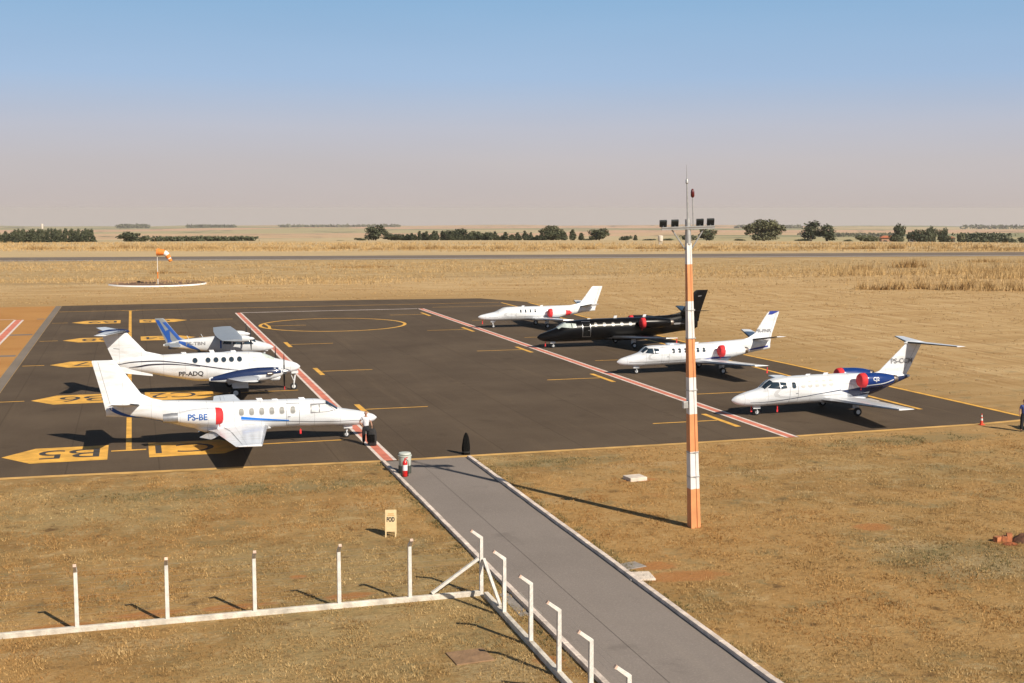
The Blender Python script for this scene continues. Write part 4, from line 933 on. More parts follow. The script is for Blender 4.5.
# ------------------------------------------------------------------ painted markings on the apron
ZM, ZT = .016, .022
ye, rl, wl, ed = MB(), MB(), MB(), MB()
for xa, xb in ((11.25, 12.02), (33.18, 33.95)):
    rl.rect(xa + .17, xb - .17, 59.75, 151.2, ZM); wl.rect(xa, xa + .17, 59.75, 151.2, ZM); wl.rect(xb - .17, xb, 59.75, 151.2, ZM)
wl.rect(12.06, 33.14, 151.0, 151.35, ZM)
rl.rect(-12.5, -11.9, 118, 148.2, ZM); wl.rect(-12.72, -12.5, 118, 148.2, ZM); wl.rect(-11.9, -11.68, 118, 148.2, ZM); wl.rect(-40, -12.75, 148.9, 149.2, ZM)
ye.rect(-.64, -.36, 66.3, 158.4, ZM); ye.rect(-1.35, .35, 65.98, 66.26, ZM)
ye.rect(45.65, 45.95, 66, 158, ZM)
ye.rect(-8.6, -1.2, 158.45, 158.65, ZM); ye.rect(.2, 45.6, 158.45, 158.65, ZM)
for i in range(9):                                     # fillets where the lead line turns
    a0, a1 = pi / 2 * i / 9, pi / 2 * (i + 1) / 9
    for s in (-1, 1):
        p = [(-.5 + s * (1.6 - r * math.cos(a)), 157.0 + r * math.sin(a)) for r, a in ((1.7, a0), (1.7, a1), (1.5, a1), (1.5, a0))]
        ye.sheet(p, ZM + .003)
ROWS = [65.9 + 19.25 * i for i in range(5)]
for y in ROWS:
    ye.rect(-8.5, -6.9, y - .09, y + .09, ZM); ye.rect(5.8, 10.4, y - .09, y + .09, ZM); ye.rect(28.1, 32.1, y - .09, y + .09, ZM); ye.rect(32.14, 32.48, y - 2.3, y + 2.3, ZM)
    ye.rect(35.4, 45.6, y + 9.75, y + 9.9, ZM)
for y in (75.7, 94.6, 114.3): ye.rect(12.95, 13.3, y - 2.1, y + 2.1, ZM); ye.rect(13.35, 17.2, y - .09, y + .09, ZM)
ye.rect(13.2, 17.2, 133.0, 133.18, ZM)
n = 72
for rr_, w in ((7.4, .34),):
    for i in range(n):
        a0, a1 = 2 * pi * i / n, 2 * pi * (i + 1) / n
        ye.sheet([(20.05 + q * math.cos(a), 133.0 + q * math.sin(a)) for q, a in ((rr_, a0), (rr_ + w, a0), (rr_ + w, a1), (rr_, a1))], ZM)
for s in (-1, 1): ye.sheet([(13.0, 133 + s * 2.9), (13.3, 133 + s * 2.9), (13.5, 133 + s * .1), (13.2, 133 + s * .1)], ZM + .003)
for i, y in enumerate(ROWS):
    ye.sheet([(-6.5, y), (-5.05, y - 2.0), (-1.5, y - 2.0), (-1.5, y + 1.95), (-5.05, y + 1.95)], ZM + .0015)
    ye.sheet([(.47, y - 2.0), (4.1, y - 2.0), (5.5, y), (4.1, y + 1.95), (.47, y + 1.95)], ZM + .0015)
def ribbon(mb, pts, w, z):
    for p, q in zip(pts[:-1], pts[1:]):
        d = Vector((q[0] - p[0], q[1] - p[1], 0)).normalized(); nrm = Vector((-d.y, d.x, 0)) * w / 2
        mb.sheet([(p[0] + nrm.x, p[1] + nrm.y), (p[0] - nrm.x, p[1] - nrm.y), (q[0] - nrm.x, q[1] - nrm.y), (q[0] + nrm.x, q[1] + nrm.y)], z)
ribbon(ed, [(-8.6, 60.75), (-2.6, 60.5), (5, 60.05), (11.2, 59.68)], .46, ZM); ribbon(ed, [(12.1, 59.68), (16, 59.74), (27.6, 59.74), (33.1, 59.9)], .44, ZM); ribbon(ed, [(34, 59.99), (40, 60.2), (46, 60.45), (50.1, 61.0)], .44, ZM)
ribbon(ye, [(50.0, 61.3), (49.9, 68), (49.3, 88), (48.3, 105), (48.6, 130), (49.25, 157)], .38, ZM + .002)
struct('yellow_marking', ye, M['yellow_paint']); struct('red_marking', rl, M['red_line']); struct('white_marking', wl, M['white_line']); struct('edge_marking', ed, M['edge_yellow'])
for i, y in enumerate(ROWS):
    for txt, xc in (('B%d' % (5 + i), -3.35), ('C%d' % (1 + i), 2.25)):
        bm, w = text_mesh(txt, 2.35 / .72)
        k = 2.9 / w
        for v in bm.verts: v.co = Vector((xc + w * k / 2 - v.co.x * k, y + 1.15 - v.co.y, ZT))
        bmesh.ops.recalc_face_normals(bm, faces=bm.faces[:])
        for f in bm.faces:
            if f.normal.z < 0: f.normal_flip()
        tag(bm_obj('stand_lettering', bm, M['mark_black']), kind='structure')

M['rust'] = mat('rust_stain', (.58, .42, .33), .9, var=.25, vscale=8)
# ------------------------------------------------------------------ white concrete fence
def fence():
    root = empty('concrete_fence', (10.28, 37.7, 0))
    tag(root, 'white concrete post fence on a low white base wall, turning a corner beside the path', 'fence')
    rx, ry = 10.28, 37.7
    mb = MB(); mb.box((-8.0, .02, .05), (15.9, .14, .22)); mb.build('base_wall', M['wall_white'], root, smooth=False, bevel=.02)
    mb = MB(); mb.box((.08, -9.0, .05), (.15, 17.6, .24)); mb.build('base_wall', M['wall_white'], root, smooth=False, bevel=.02)
    def post(px, py, ax, ay, H=1.82):
        mb = MB(); w = .058
        def sq(c, s, d): return [(c[0] + a * s[0] * d[0] + b * s[1] * d[1], c[1] + a * s[0] * d[2] + b * s[1] * d[3], c[2] + (a * s[0] * d[4] if len(d) > 4 else 0)) for a, b in ((-1, -1), (1, -1), (1, 1), (-1, 1))]
        ring = lambda c, s: [(c[0] - s, c[1] - s, c[2]), (c[0] + s, c[1] - s, c[2]), (c[0] + s, c[1] + s, c[2]), (c[0] - s, c[1] + s, c[2])]
        mb.rings([ring((px, py, -.2), w), ring((px, py, .6), w * .97), ring((px, py, 1.3), w * .93), ring((px, py, H), w * .88)])
        # slanting arm at the top: a short square bar leaning outwards
        e = Vector((px + ax * .30, py + ay * .30, H + .20)); s0 = Vector((px, py, H - .03)); t = (e - s0).normalized(); u = Vector((-ay, ax, 0)); v = t.cross(u)
        mb.rings([[s0 + (u * a + v * b) * .05 for a, b in ((-1, -1), (1, -1), (1, 1), (-1, 1))], [e + (u * a + v * b) * .042 for a, b in ((-1, -1), (1, -1), (1, 1), (-1, 1))]])
        po = mb.build('post', M['fence_white'], root, smooth=False, bevel=.008)
        if abs(ay) > 0 or True:
            mb = MB(); q = e - t * .002; mb.rings([[q + (u * a + v * b) * .046 for a, b in ((-1, -1), (1, -1), (1, 1), (-1, 1))], [q + t * .05 + (u * a + v * b) * .046 for a, b in ((-1, -1), (1, -1), (1, 1), (-1, 1))]]); mb.build('rusty_tip', M['rust'], po, smooth=False)
        return po
    for x in (-14.9, -12.15, -9.62, -7.08, -4.53, -2.32): post(x, .02, 0, -1)
    post(-.02, 0, -1, 0, 1.9)
    for y in (-2.25, -4.9, -7.35, -9.75, -12.2, -14.6): post(.08, y, -1, 0)
    mb = MB(); mb.tube([(-.1, .02, 1.2), (-1.62, .02, .2)], .062, 4); mb.build('brace', M['fence_white'], root, smooth=False)
    mb = MB(); mb.tube([(.04, -.1, 1.2), (.1, -1.75, .2)], .062, 4); mb.build('brace', M['fence_white'], root, smooth=False)
    mb = MB()
    for i in range(9):
        z = .3 + i * .185; mb.tube([(-15.5, .08, z), (-.02, .07, z)], .0017, 4); mb.tube([(.14, -.05, z), (.14, -17, z)], .0017, 4)
    for k in range(0):
        mb.tube([(-15.5, -.08 - .1 * k, 1.86 + .06 * k), (-.1 - .1 * k, -.08 - .1 * k, 1.92 + .06 * k)], .003, 4); mb.tube([(-.1 - .1 * k, -.08, 1.92 + .06 * k), (-.02 - .1 * k, -17, 1.86 + .06 * k)], .003, 4)
    w = mb.build('wire_strands', M['wire'], root, fix=False)
fence()

# ------------------------------------------------------------------ striped lamp pole
def lamp_pole():
    bx, by = G(694, 527)
    def zat(py):
        lo, hi = 0, 16
        for _ in range(40):
            mid = (lo + hi) / 2; p = np.array([bx, by, mid]) - CAM; kk = p @ fw; y = 341.5 - FPX * (p @ upv) / kk
            if y > py: lo = mid
            else: hi = mid
        return lo
    root = empty('lamp_pole', (bx, by, 0)); lean = R(2.0)
    ax = Vector(f0.tolist()); root.rotation_mode = 'QUATERNION'
    from mathutils import Quaternion
    root.rotation_quaternion = Quaternion(ax, -lean)
    tag(root, 'tall leaning concrete lamp pole banded orange and white, with four floodlights and two antennas', 'lamp pole')
    zs = [0] + [zat(p) for p in (488, 451, 413.5, 377, 338.5, 301, 264, 243)]
    top = zs[-1]
    hw = lambda z: .195 - .100 * z / top
    for i in range(len(zs) - 1):                       # H-section concrete: two flanges and a web
        a, b = zs[i], zs[i + 1]; mb = MB()
        def hsec(z):
            s = hw(z); g = s * .34; d = s * .16
            return [(-s, -s, z), (-s + (s - g), -s, z), (-g, -s + d, z), (g, -s + d, z), (g, -s, z), (s, -s, z), (s, s, z), (g, s, z), (g, s - d, z), (-g, s - d, z), (-g, s, z), (-s, s, z)]
        mb.rings([hsec(a - (.35 if i == 0 else 0)), hsec(b)], 0, i == 0, i == len(zs) - 2)
        o = mb.build('painted_band', M['pole_orange' if i % 2 == 0 else 'pole_white'], root, smooth=False); o['label'] = 'orange painted band' if i % 2 == 0 else 'white painted band'
    for z in (zat(452), zat(476), zat(390), zat(310), zat(338)):
        mb = MB(); s = hw(z) + .012
        mb.rings([[(-s, -s, z - .02), (s, -s, z - .02), (s, s, z - .02), (-s, s, z - .02)], [(-s, -s, z + .02), (s, -s, z + .02), (s, s, z + .02), (-s, s, z + .02)]]); mb.box((s + .03, 0, z), (.08, .1, .06)); mb.build('clamp', M['galv'], root, smooth=False)
    mb = MB(); mb.box((-hw(zat(404)) - .12, -.02, zat(404)), (.2, .16, .26)); mb.build('junction_box', M['galv'], root, smooth=False, bevel=.01)
    zb = zat(227)
    mb = MB(); mb.tube([(0, 0, top - .05), (0, 0, zb + .3)], [.12, .10], 12); mb.build('pole_head', M['galv'], root)
    rr = Vector(r0.tolist()); ff = Vector(f0.tolist())
    mb = MB()
    for s in (-.10, .10):
        p = ff * s; mb.tube([(p - rr * .98 + Vector((0, 0, zb)))[:], (p + rr * 1.0 + Vector((0, 0, zb)))[:]], .035, 6)
    mb.box((0, 0, zb - .06), (2.0, .24, .04), rz=-YAW)
    for s in (-1, 1): mb.tube([(rr * s * .62 + Vector((0, 0, zb - .05)))[:], (rr * s * .1 + Vector((0, 0, zb - .85)))[:]], .028, 6)
    mb.build('crossbar', M['galv'], root)
    for u in (-.92, -.48, .46, .86):
        p = rr * u + ff * .04 + Vector((0, 0, zb + .17)); mb = MB()
        rot = Matrix.Rotation(-YAW, 4, 'Z') @ Matrix.Rotation(R(28), 4, 'X')
        mb.box(p, (.27, .10, .25), M4=rot)
        for i in range(6): mb.box(p + Vector((0, 0, 0)) + rot @ Vector((-.11 + .044 * i, -.065, 0)), (.012, .03, .22), M4=rot)
        f = mb.build('floodlight', M['lamp_black'], root, smooth=False)
        mb = MB(); mb.box(p + rot @ Vector((0, .053, 0)), (.23, .006, .21), M4=rot); mb.build('lens', M['glass'], f, smooth=False)
        mb = MB(); mb.tube([(p + Vector((0, 0, -.17)))[:], (p + Vector((0, 0, -.05)))[:]], .02, 6); mb.build('bracket', M['galv'], f)
    zt = zat(164.5)
    mb = MB(); mb.tube([(0, 0, zb), (0, 0, zb + (zt - zb) * .45), (0, 0, zt - .55), (0, 0, zt - .5), (0, 0, zt)], [.042, .034, .026, .018, .008], 8); mb.lathe([(.02, 0), (.055, .04), (.05, .16), (.02, .2)], (0, 0, zt - .72), 'z', 12); mb.build('antenna_mast', M['galv'], root)
    z2 = zat(189); q = rr * .20
    mb = MB(); mb.tube([(q + Vector((0, 0, zb - .1)))[:], (q + Vector((0, 0, z2 - .25)))[:]], .022, 8); a2 = mb.build('antenna_mast', M['galv'], root)
    mb = MB(); mb.lathe([(.03, -.05), (.07, 0), (.07, .16), (.045, .25), (.01, .28)], (q + Vector((0, 0, z2 - .27)))[:], 'z', 14); mb.build('obstruction_light', mat('red_lens', (.10, .008, .008), .3), a2)
lamp_pole()

# ------------------------------------------------------------------ small things near the path
def drum():
    x, y = G(405.5, 474)
    root = empty('white_drum', (x + .02, y + .22, .012)); tag(root, 'white bin with dark lower half standing at the path corner behind the red extinguisher', 'bin')
    mb = MB(); mb.lathe([(.02, 0), (.30, 0), (.30, .34), (.29, .36)], n=24); mb.build('bin_base', M['bin_dark'], root)
    mb = MB(); mb.lathe([(.27, .36), (.28, .38), (.30, .78), (.32, .80), (.32, .84), (.30, .85), (.26, .84)], n=24); mb.build('bin_body', M['bin_white'], root)
    mb = MB(); mb.lathe([(.20, .85), (.27, .86), (.29, .90), (.27, .95), (.12, .97), (.02, .97)], n=24); mb.build('bin_lid', M['bin_white'], root)
drum()
def extinguisher():
    x, y = G(405, 477)
    root = empty('fire_extinguisher', (x, y, .012)); tag(root, 'red fire extinguisher with a white label in front of the white bin', 'fire extinguisher')
    mb = MB(); mb.lathe([(.02, .02), (.10, .02), (.115, .05), (.115, .62), (.10, .70), (.05, .76), (.035, .80)], n=24); b = mb.build('cylinder', M['red_ext'], root)
    mb = MB(); rs = []
    for z in (.30, .56): rs.append([(.118 * math.cos(a), .118 * math.sin(a), z) for a in np.linspace(pi * 1.1, pi * 1.9, 10)])
    mb.add(rs[0] + rs[1], [(i, i + 1, 11 + i, 10 + i) for i in range(9)]); mb.build('paper_label', M['shirt_white'], b)
    mb = MB(); mb.tube([(0, 0, .78), (0, 0, .86)], .03, 10); mb.tube([(0, 0, .85), (.14, 0, .90)], .016, 8); mb.tube([(0, 0, .82), (.12, 0, .83)], .014, 8); mb.build('valve_handle', M['red_ext'], root)
    mb = MB(); mb.tube([(.02, -.02, .82), (.13, -.03, .75), (.16, -.03, .5), (.14, -.03, .28)], .016, 8); mb.tube([(.14, -.03, .28), (.14, -.03, .14)], [.016, .03], 8); mb.build('hose', M['tyre'], root)
    for s in (-1, 1):
        mb = MB(); mb.lathe([(.02, -.02), (.075, -.02), (.075, .02), (.02, .02)], (s * .14, .06, .078), 'x', 16); mb.build('wheel', M['tyre'], root)
extinguisher()
def fod_sign():
    x, y = G(391, 535.5)
    root = empty('floor_sign', (x, y, 0), R(-14)); tag(root, 'yellow A-frame floor sign lettered FOD standing on the dry grass', 'sign')
    tl = R(12); H = 1.0
    def board(s, nm):
        mb = MB(); rot = Matrix.Rotation(-s * tl, 4, 'X')
        base = Vector((0, -s * .24, 0))
        mb.box(base + rot @ Vector((0, 0, .60)), (.42, .025, .80), M4=rot)
        for q in (-1, 1): mb.box(base + rot @ Vector((q * .18, 0, .10)), (.05, .024, .24), M4=rot)
        return mb.build(nm, M['sign_yellow'], root, smooth=False, bevel=.006)
    f = board(1, 'front_board'); board(-1, 'back_board')
    rot = Matrix.Rotation(-tl, 4, 'X'); base = Vector((0, -.24, 0))
    bm, w = text_mesh('FOD', .16 / .72, .012)
    for v in bm.verts: v.co = base + rot @ Vector(((v.co.x - w / 2) * .30 / w, -.016, .58 + v.co.y))
    bm_obj('lettering', bm, M['mark_black'], f)
    mb = MB(); mb.box(base + rot @ Vector((0, -.015, .86)), (.22, .004, .03), M4=rot); mb.box(base + rot @ Vector((.0, -.015, .80)), (.26, .004, .02), M4=rot); mb.build('printed_line', mat('ochre_print', (.45, .22, .05), .7), f, smooth=False)
fod_sign()
def bollard():
    x, y = G(466, 454.5)
    root = empty('covered_cone', (x, y, .016)); tag(root, 'tall black pointed cover standing at the apron end of the right kerb', 'bollard')
    mb = MB(); rs = []
    for r, z in ((.205, 0), (.21, .04), (.19, .12), (.20, .3), (.185, .5), (.155, .72), (.12, .9), (.07, 1.03), (.025, 1.09), (.004, 1.10)):
        rs.append([(r * (1 + .09 * math.sin(5 * a + z * 3)) * math.cos(a), r * (1 + .09 * math.sin(5 * a + z * 3)) * math.sin(a), z) for a in [2 * pi * j / 30 for j in range(30)]])
    mb.rings(rs); mb.build('cover', M['cloth_black'], root)
    mb = MB(); mb.lathe([(.205, .1), (.212, .11), (.212, .15), (.203, .16)], n=24); mb.build('tie_band', M['tyre'], root)
bollard()
def cone(px, py):
    x, y = G(px, py); root = empty('traffic_cone', (x, y, .012)); root.scale = (.72, .72, .85); tag(root, 'orange and white traffic cone at the apron corner on the far right', 'traffic cone')
    mb = MB(); mb.box((0, 0, .02), (.38, .38, .04)); mb.build('base', M['cone_orange'], root, smooth=False, bevel=.01)
    prof = lambda z: .14 - .115 * z / .75
    for i, (a, b) in enumerate(((.04, .30), (.30, .44), (.44, .54), (.54, .66), (.66, .75))):
        mb = MB(); mb.lathe([(prof(a), a), (prof(b), b)], n=20); o = mb.build('sleeve', M['cone_orange' if i % 2 == 0 else 'sock_white'], root); o['label'] = 'orange ring' if i % 2 == 0 else 'white ring'
cone(981.5, 425)

def slab(name, label, px, py, w, l, h, rz, m, cat='slab'):
    x, y = G(px, py); mb = MB(); mb.box((0, 0, h / 2 - .03), (w, l, h + .06)); o = mb.build(name, M[m], smooth=False, bevel=.02, loc=(x, y, 0)); o.rotation_euler = (0, 0, rz); tag(o, label, cat); return o
slab('manhole_cover', 'pale raised concrete cover in bare soil beyond the path, left of the lamp pole', 635, 479.5, .85, .75, .16, R(6), 'slab', 'manhole cover')
slab('concrete_slab', 'pale concrete slab lying against the right kerb of the path', 640, 577, .85, .9, .06, R(-8), 'slab')
slab('concrete_slab', 'grey broken concrete slab behind the pale one beside the path', 630, 566, .9, .7, .025, R(14), 'slab_grey')
slab('inspection_cover', 'brown rectangular inspection cover in the grass inside the fence corner', 470, 657, 1.1, 1.0, .035, R(4), 'slab_brown', 'manhole cover')
slab('drain_slab', 'grey concrete drain slab between the fence and the path kerb', 520, 604, .72, 2.3, .02, 0, 'slab_grey')
bricks = [((997.5, 541.5), .3, .0, 'lone hollow clay brick left of the orange soil heap'), ((1004.5, 541), 1.0, .0, 'dark-shadowed clay brick in the middle by the orange soil heap'), ((1009, 541), -.4, .12, 'clay brick standing upright at the back of the orange soil heap')]
for (px, py), rz, up_, lb in bricks:
    x, y = G(px, py); mb = MB(); d = (.30, .19, .19) if not up_ else (.19, .16, .30)
    for s1 in (-1, 1):
        for s2 in (-1, 1): mb.box((0, s1 * d[1] * .25, s2 * d[2] * .25), (d[0], d[1] * .40, d[2] * .40))
    for s1 in (-1, 0, 1): mb.box((0, s1 * d[1] * .45, 0), (d[0] * .99, d[1] * .1, d[2])); mb.box((0, 0, s1 * d[2] * .45), (d[0] * .985, d[1] * .99, d[2] * .1))
    o = mb.build('brick', M['brick'], smooth=False, loc=(x, y, d[2] / 2)); o.rotation_euler = (0, 0, rz); tag(o, lb, 'brick', 'clay bricks by the soil heap')
def heap(name, label, px, py, r, h, m):
    x, y = G(px, py); mb = MB(); rs = []
    for i in range(9):
        t = i / 8; rr = r * (1 - t); z = h * (1 - (1 - t) ** 2) ** .9
        rs.append([(rr * (1 + .25 * mnoise.noise((math.cos(a) * 2 + px, math.sin(a) * 2, t))) * math.cos(a), rr * (1 + .2 * mnoise.noise((math.cos(a) * 3, math.sin(a) * 3 + py, t))) * math.sin(a) * .8, z * (1 + .3 * mnoise.noise((a, t * 4, px))) - .02) for a in [2 * pi * j / 26 for j in range(26)]])
    mb.rings(rs, 0, False); o = mb.build(name, M[m], loc=(x, y, 0)); tag(o, label, 'soil heap')
heap('soil_heap', 'small heap of bright orange soil beside the bricks', 1010, 544, .34, .08, 'dirt_red')
heap('soil_heap', 'dark brown soil mound at the right edge behind the bricks', 1024, 541, .50, .30, 'dirt_dark')
# ------------------------------------------------------------------ people
def skin_mesh(chains, sub=2):
    """chains: list of (verts [(x,y,z,r)], edges); returns a bmesh of the grown surface"""
    out = bmesh.new()
    for vs, es in chains:
        me = D.meshes.new('sk'); me.from_pydata([v[:3] for v in vs], es, [])
        o = D.objects.new('sk', me); COL.objects.link(o)
        o.modifiers.new('skin', 'SKIN'); sb = o.modifiers.new('sub', 'SUBSURF'); sb.levels = sub; sb.render_levels = sub
        for i, v in enumerate(vs): me.skin_vertices[0].data[i].radius = (v[3], v[4] if len(v) > 4 else v[3]); me.skin_vertices[0].data[i].use_root = (i == 0)
        dg = bpy.context.evaluated_depsgraph_get(); dg.update()
        m2 = D.meshes.new_from_object(o.evaluated_get(dg), depsgraph=dg); out.from_mesh(m2)
        D.meshes.remove(m2); D.objects.remove(o); D.meshes.remove(me)
    for f in out.faces: f.smooth = True
    return out
def person(px, py, label, shirt, cap=None, rz=0.0, akimbo=True):
    x, y = G(px, py); root = empty('person', (x, y, .012), rz - YAW); tag(root, label, 'person')
    el = (-.34, .05, 1.18) if akimbo else (-.26, .02, 1.14); wr = (-.20, -.08, 1.02) if akimbo else (-.27, -.06, .92)
    arm2 = ((.27, .0, 1.14), (.33, -.10, .93))
    V = [(0, 0, .95, .12, .09), (0, 0, 1.10, .115, .085), (0, 0, 1.27, .15, .105), (0, .01, 1.41, .11, .085), (0, 0, 1.49, .052), (0, -.01, 1.56, .062, .07), (0, -.02, 1.62, .074, .092), (0, -.015, 1.70, .07, .085), (0, -.01, 1.745, .04),
         (-.165, .01, 1.41, .062), (*el, .042), (*wr, .03), (.165, .01, 1.41, .062), (*arm2[0], .042), (*arm2[1], .03),
         (-.09, 0, .87, .09), (-.115, -.015, .50, .06), (-.13, .02, .10, .04), (-.145, -.13, .035, .036), (.09, 0, .87, .09), (.11, -.02, .50, .06), (.12, .02, .10, .04), (.14, -.13, .035, .036)]
    E_ = [(0, 1), (1, 2), (2, 3), (3, 4), (4, 5), (5, 6), (6, 7), (7, 8), (3, 9), (9, 10), (10, 11), (3, 12), (12, 13), (13, 14), (0, 15), (15, 16), (16, 17), (17, 18), (0, 19), (19, 20), (20, 21), (21, 22)]
    chains = [(V, E_)]
    for w, s in ((wr, -1), (arm2[1], 1)):                # palm, four fingers and a thumb
        dx = .06 * (1 if (akimbo and s < 0) else 0)
        p = Vector(w); q = p + Vector((dx * .8, -.02, -.075 + dx * .4)); chains.append(([(*p, .022, .03), (*(p + (q - p) * .5), .018, .038), (*q, .014, .038)], [(0, 1), (1, 2)]))
        for k, L in enumerate((.055, .066, .062, .048)):
            a = q + Vector((0, (k - 1.5) * .021, .01)); chains.append(([(*a, .009), (*(a + Vector((dx * .2, -.004, -L * .55))), .0085), (*(a + Vector((-s * .018, -.006, -L))), .007)], [(0, 1), (1, 2)]))
        a = p + Vector((0, -.03, -.03)); chains.append(([(*a, .011), (*(a + Vector((-s * .01, -.03, -.03))), .010), (*(a + Vector((-s * .016, -.035, -.06))), .008)], [(0, 1), (1, 2)]))
    chains.append(([(0, -.105, 1.645, .010), (0, -.128, 1.615, .016), (0, -.108, 1.605, .012)], [(0, 1), (1, 2)]))    # nose
    for s in (-1, 1): chains.append(([(s * .078, 0, 1.66, .008, .018), (s * .084, .008, 1.63, .010, .020), (s * .078, .004, 1.60, .006, .012)], [(0, 1), (1, 2)]))   # ears
    b = bm_obj('body', skin_mesh(chains), M['skin'], root)
    mb = MB()
    for s in (-1, 1): mb.lathe([(.002, -.006), (.010, 0), (.002, .006)], (s * .032, -.108, 1.648), 'y', 8)
    mb.build('eyes', M['hair'], b); mb = MB(); mb.box((0, -.112, 1.572), (.045, .006, .008)); mb.build('mouth', mat('lip', (.25, .08, .07), .5), b)
    cl = [([(0, 0, .88, .150, .122), (0, 0, 1.10, .160, .125), (0, 0, 1.27, .185, .13), (0, .01, 1.405, .118, .095), (0, .005, 1.465, .065, .065), (-.165, .01, 1.41, .075), tuple((np.array((-.165, .01, 1.41)) * .35 + np.array(el) * .65)) + (.064,), (.165, .01, 1.41, .075), tuple((np.array((.165, .01, 1.41)) * .35 + np.array(arm2[0]) * .65)) + (.064,)],
           [(0, 1), (1, 2), (2, 3), (3, 4), (3, 5), (5, 6), (3, 7), (7, 8)])]
    bm_obj('shirt', skin_mesh(cl), M[shirt], root)
    tr = [([(0, 0, 1.06, .150, .118), (0, 0, .90, .160, .125), (-.10, 0, .80, .125), (-.115, -.015, .50, .10), (-.13, .015, .11, .085), (.10, 0, .80, .125), (.11, -.02, .50, .10), (.12, .015, .11, .085)], [(0, 1), (1, 2), (2, 3), (3, 4), (1, 5), (5, 6), (6, 7)])]
    bm_obj('trousers', skin_mesh(tr), M['trouser'], root)
    for s, q in ((-1, (-.13, -.145)), (1, (.12, .14))):
        bm_obj('shoe', skin_mesh([([(q[0], .05, .045, .042), (q[0], -.03, .05, .046), (q[1], -.15, .035, .036)], [(0, 1), (1, 2)])]), M['cloth_black'], root)
    if cap:
        mb = MB(); mb.lathe([(.094, 1.68), (.098, 1.70), (.085, 1.755), (.05, 1.785), (.005, 1.79)], (0, .0, 0), 'z', 18); mb.box((0, -.12, 1.685), (.14, .10, .012)); mb.build('cap', M[cap], root)
    bm_obj('hair', skin_mesh([([(0, .02, 1.735, .075, .085), (0, .045, 1.69, .074, .07), (0, .055, 1.62, .06, .05)], [(0, 1), (1, 2)])]), M['hair'], root)
    return root
person(366.2, 444.6, 'person in white shirt and black trousers standing at the nose of the nearest white jet', 'shirt_white')
person(1023.6, 431.5, 'person in a red cap and blue shirt at the right edge beside the added tractor', 'shirt_blue', 'cap_red', akimbo=False)
def suitcase():
    x, y = G(372.4, 446.2); root = empty('travel_bag', (x, y, .016), -YAW - .1); tag(root, 'tall black travel bag standing at the feet of the person in white shirt', 'bag')
    mb = MB(); rs = []
    for w, d, z in ((.36, .22, .05), (.42, .28, .10), (.44, .30, .50), (.41, .28, .72), (.33, .24, .84), (.24, .16, .90)):
        rs.append([((abs(math.cos(a)) ** .55) * math.copysign(w / 2, math.cos(a)), (abs(math.sin(a)) ** .55) * math.copysign(d / 2, math.sin(a)), z) for a in [2 * pi * j / 28 for j in range(28)]])
    mb.rings(rs); mb.build('bag_body', mat('bag_fabric', (.022, .021, .021), .8, var=.3, vscale=10, bump=.4, bscale=14), root)
    mb = MB(); mb.tube([(-.09, 0, .86), (-.085, 0, 1.04), (.085, 0, 1.04), (.09, 0, .86)], .014, 8); mb.build('handle', M['tyre'], root)
    mb = MB(); mb.box((0, -.165, .42), (.32, .04, .40)); mb.build('front_pocket', M['cloth_black'], root, bevel=.015)
    for s in (-1, 1):
        mb = MB(); mb.lathe([(.01, -.02), (.05, -.02), (.05, .02), (.01, .02)], (s * .17, .08, .05), 'x', 14); mb.build('wheel', M['tyre'], root)
suitcase()
def tractor():  # out-of-view tractor, added only to throw the shadow over the apron corner
    x, y = G(1041, 434); root = empty('shadow_tractor', (x + 1.22, y + .78, 0), -YAW); tag(root, 'unseen dark tractor added beyond the right edge to cast a shadow across the apron corner', 'tractor')
    B_ = M['tug_dark']
    mb = MB(); mb.box((0, 0, .52), (1.7, 1.35, .5)); mb.box((.55, 0, .92), (.6, 1.2, .34), taper=.9); mb.box((-.62, 0, .86), (.3, 1.25, .22)); mb.build('body', B_, root, smooth=False, bevel=.04)
    mb = MB(); mb.box((-.2, .3, .86), (.42, .42, .14)); mb.box((-.4, .3, 1.12), (.1, .42, .44)); mb.build('seat', M['cloth_black'], root, smooth=False, bevel=.03)
    mb = MB(); mb.tube([(.22, .3, .95), (.12, .3, 1.22)], .02, 8); mb.lathe([(.15, -.015), (.17, 0), (.15, .015)], (.11, .3, 1.23), 'z', 18); mb.build('steering_wheel', M['tyre'], root)
    for sx in (-.55, .55):
        for sy in (-.62, .62):
            mb = MB(); mb.lathe([(.12, -.1), (.26, -.1), (.30, -.06), (.30, .06), (.26, .1), (.12, .1)], (sx, sy, .30), 'y', 20); t = mb.build('wheel', M['tyre'], root)
            mb = MB(); mb.lathe([(.02, -.105), (.15, -.105), (.15, .105), (.02, .105)], (sx, sy, .30), 'y', 16); mb.build('rim', M['lamp_black'], t)
tractor()

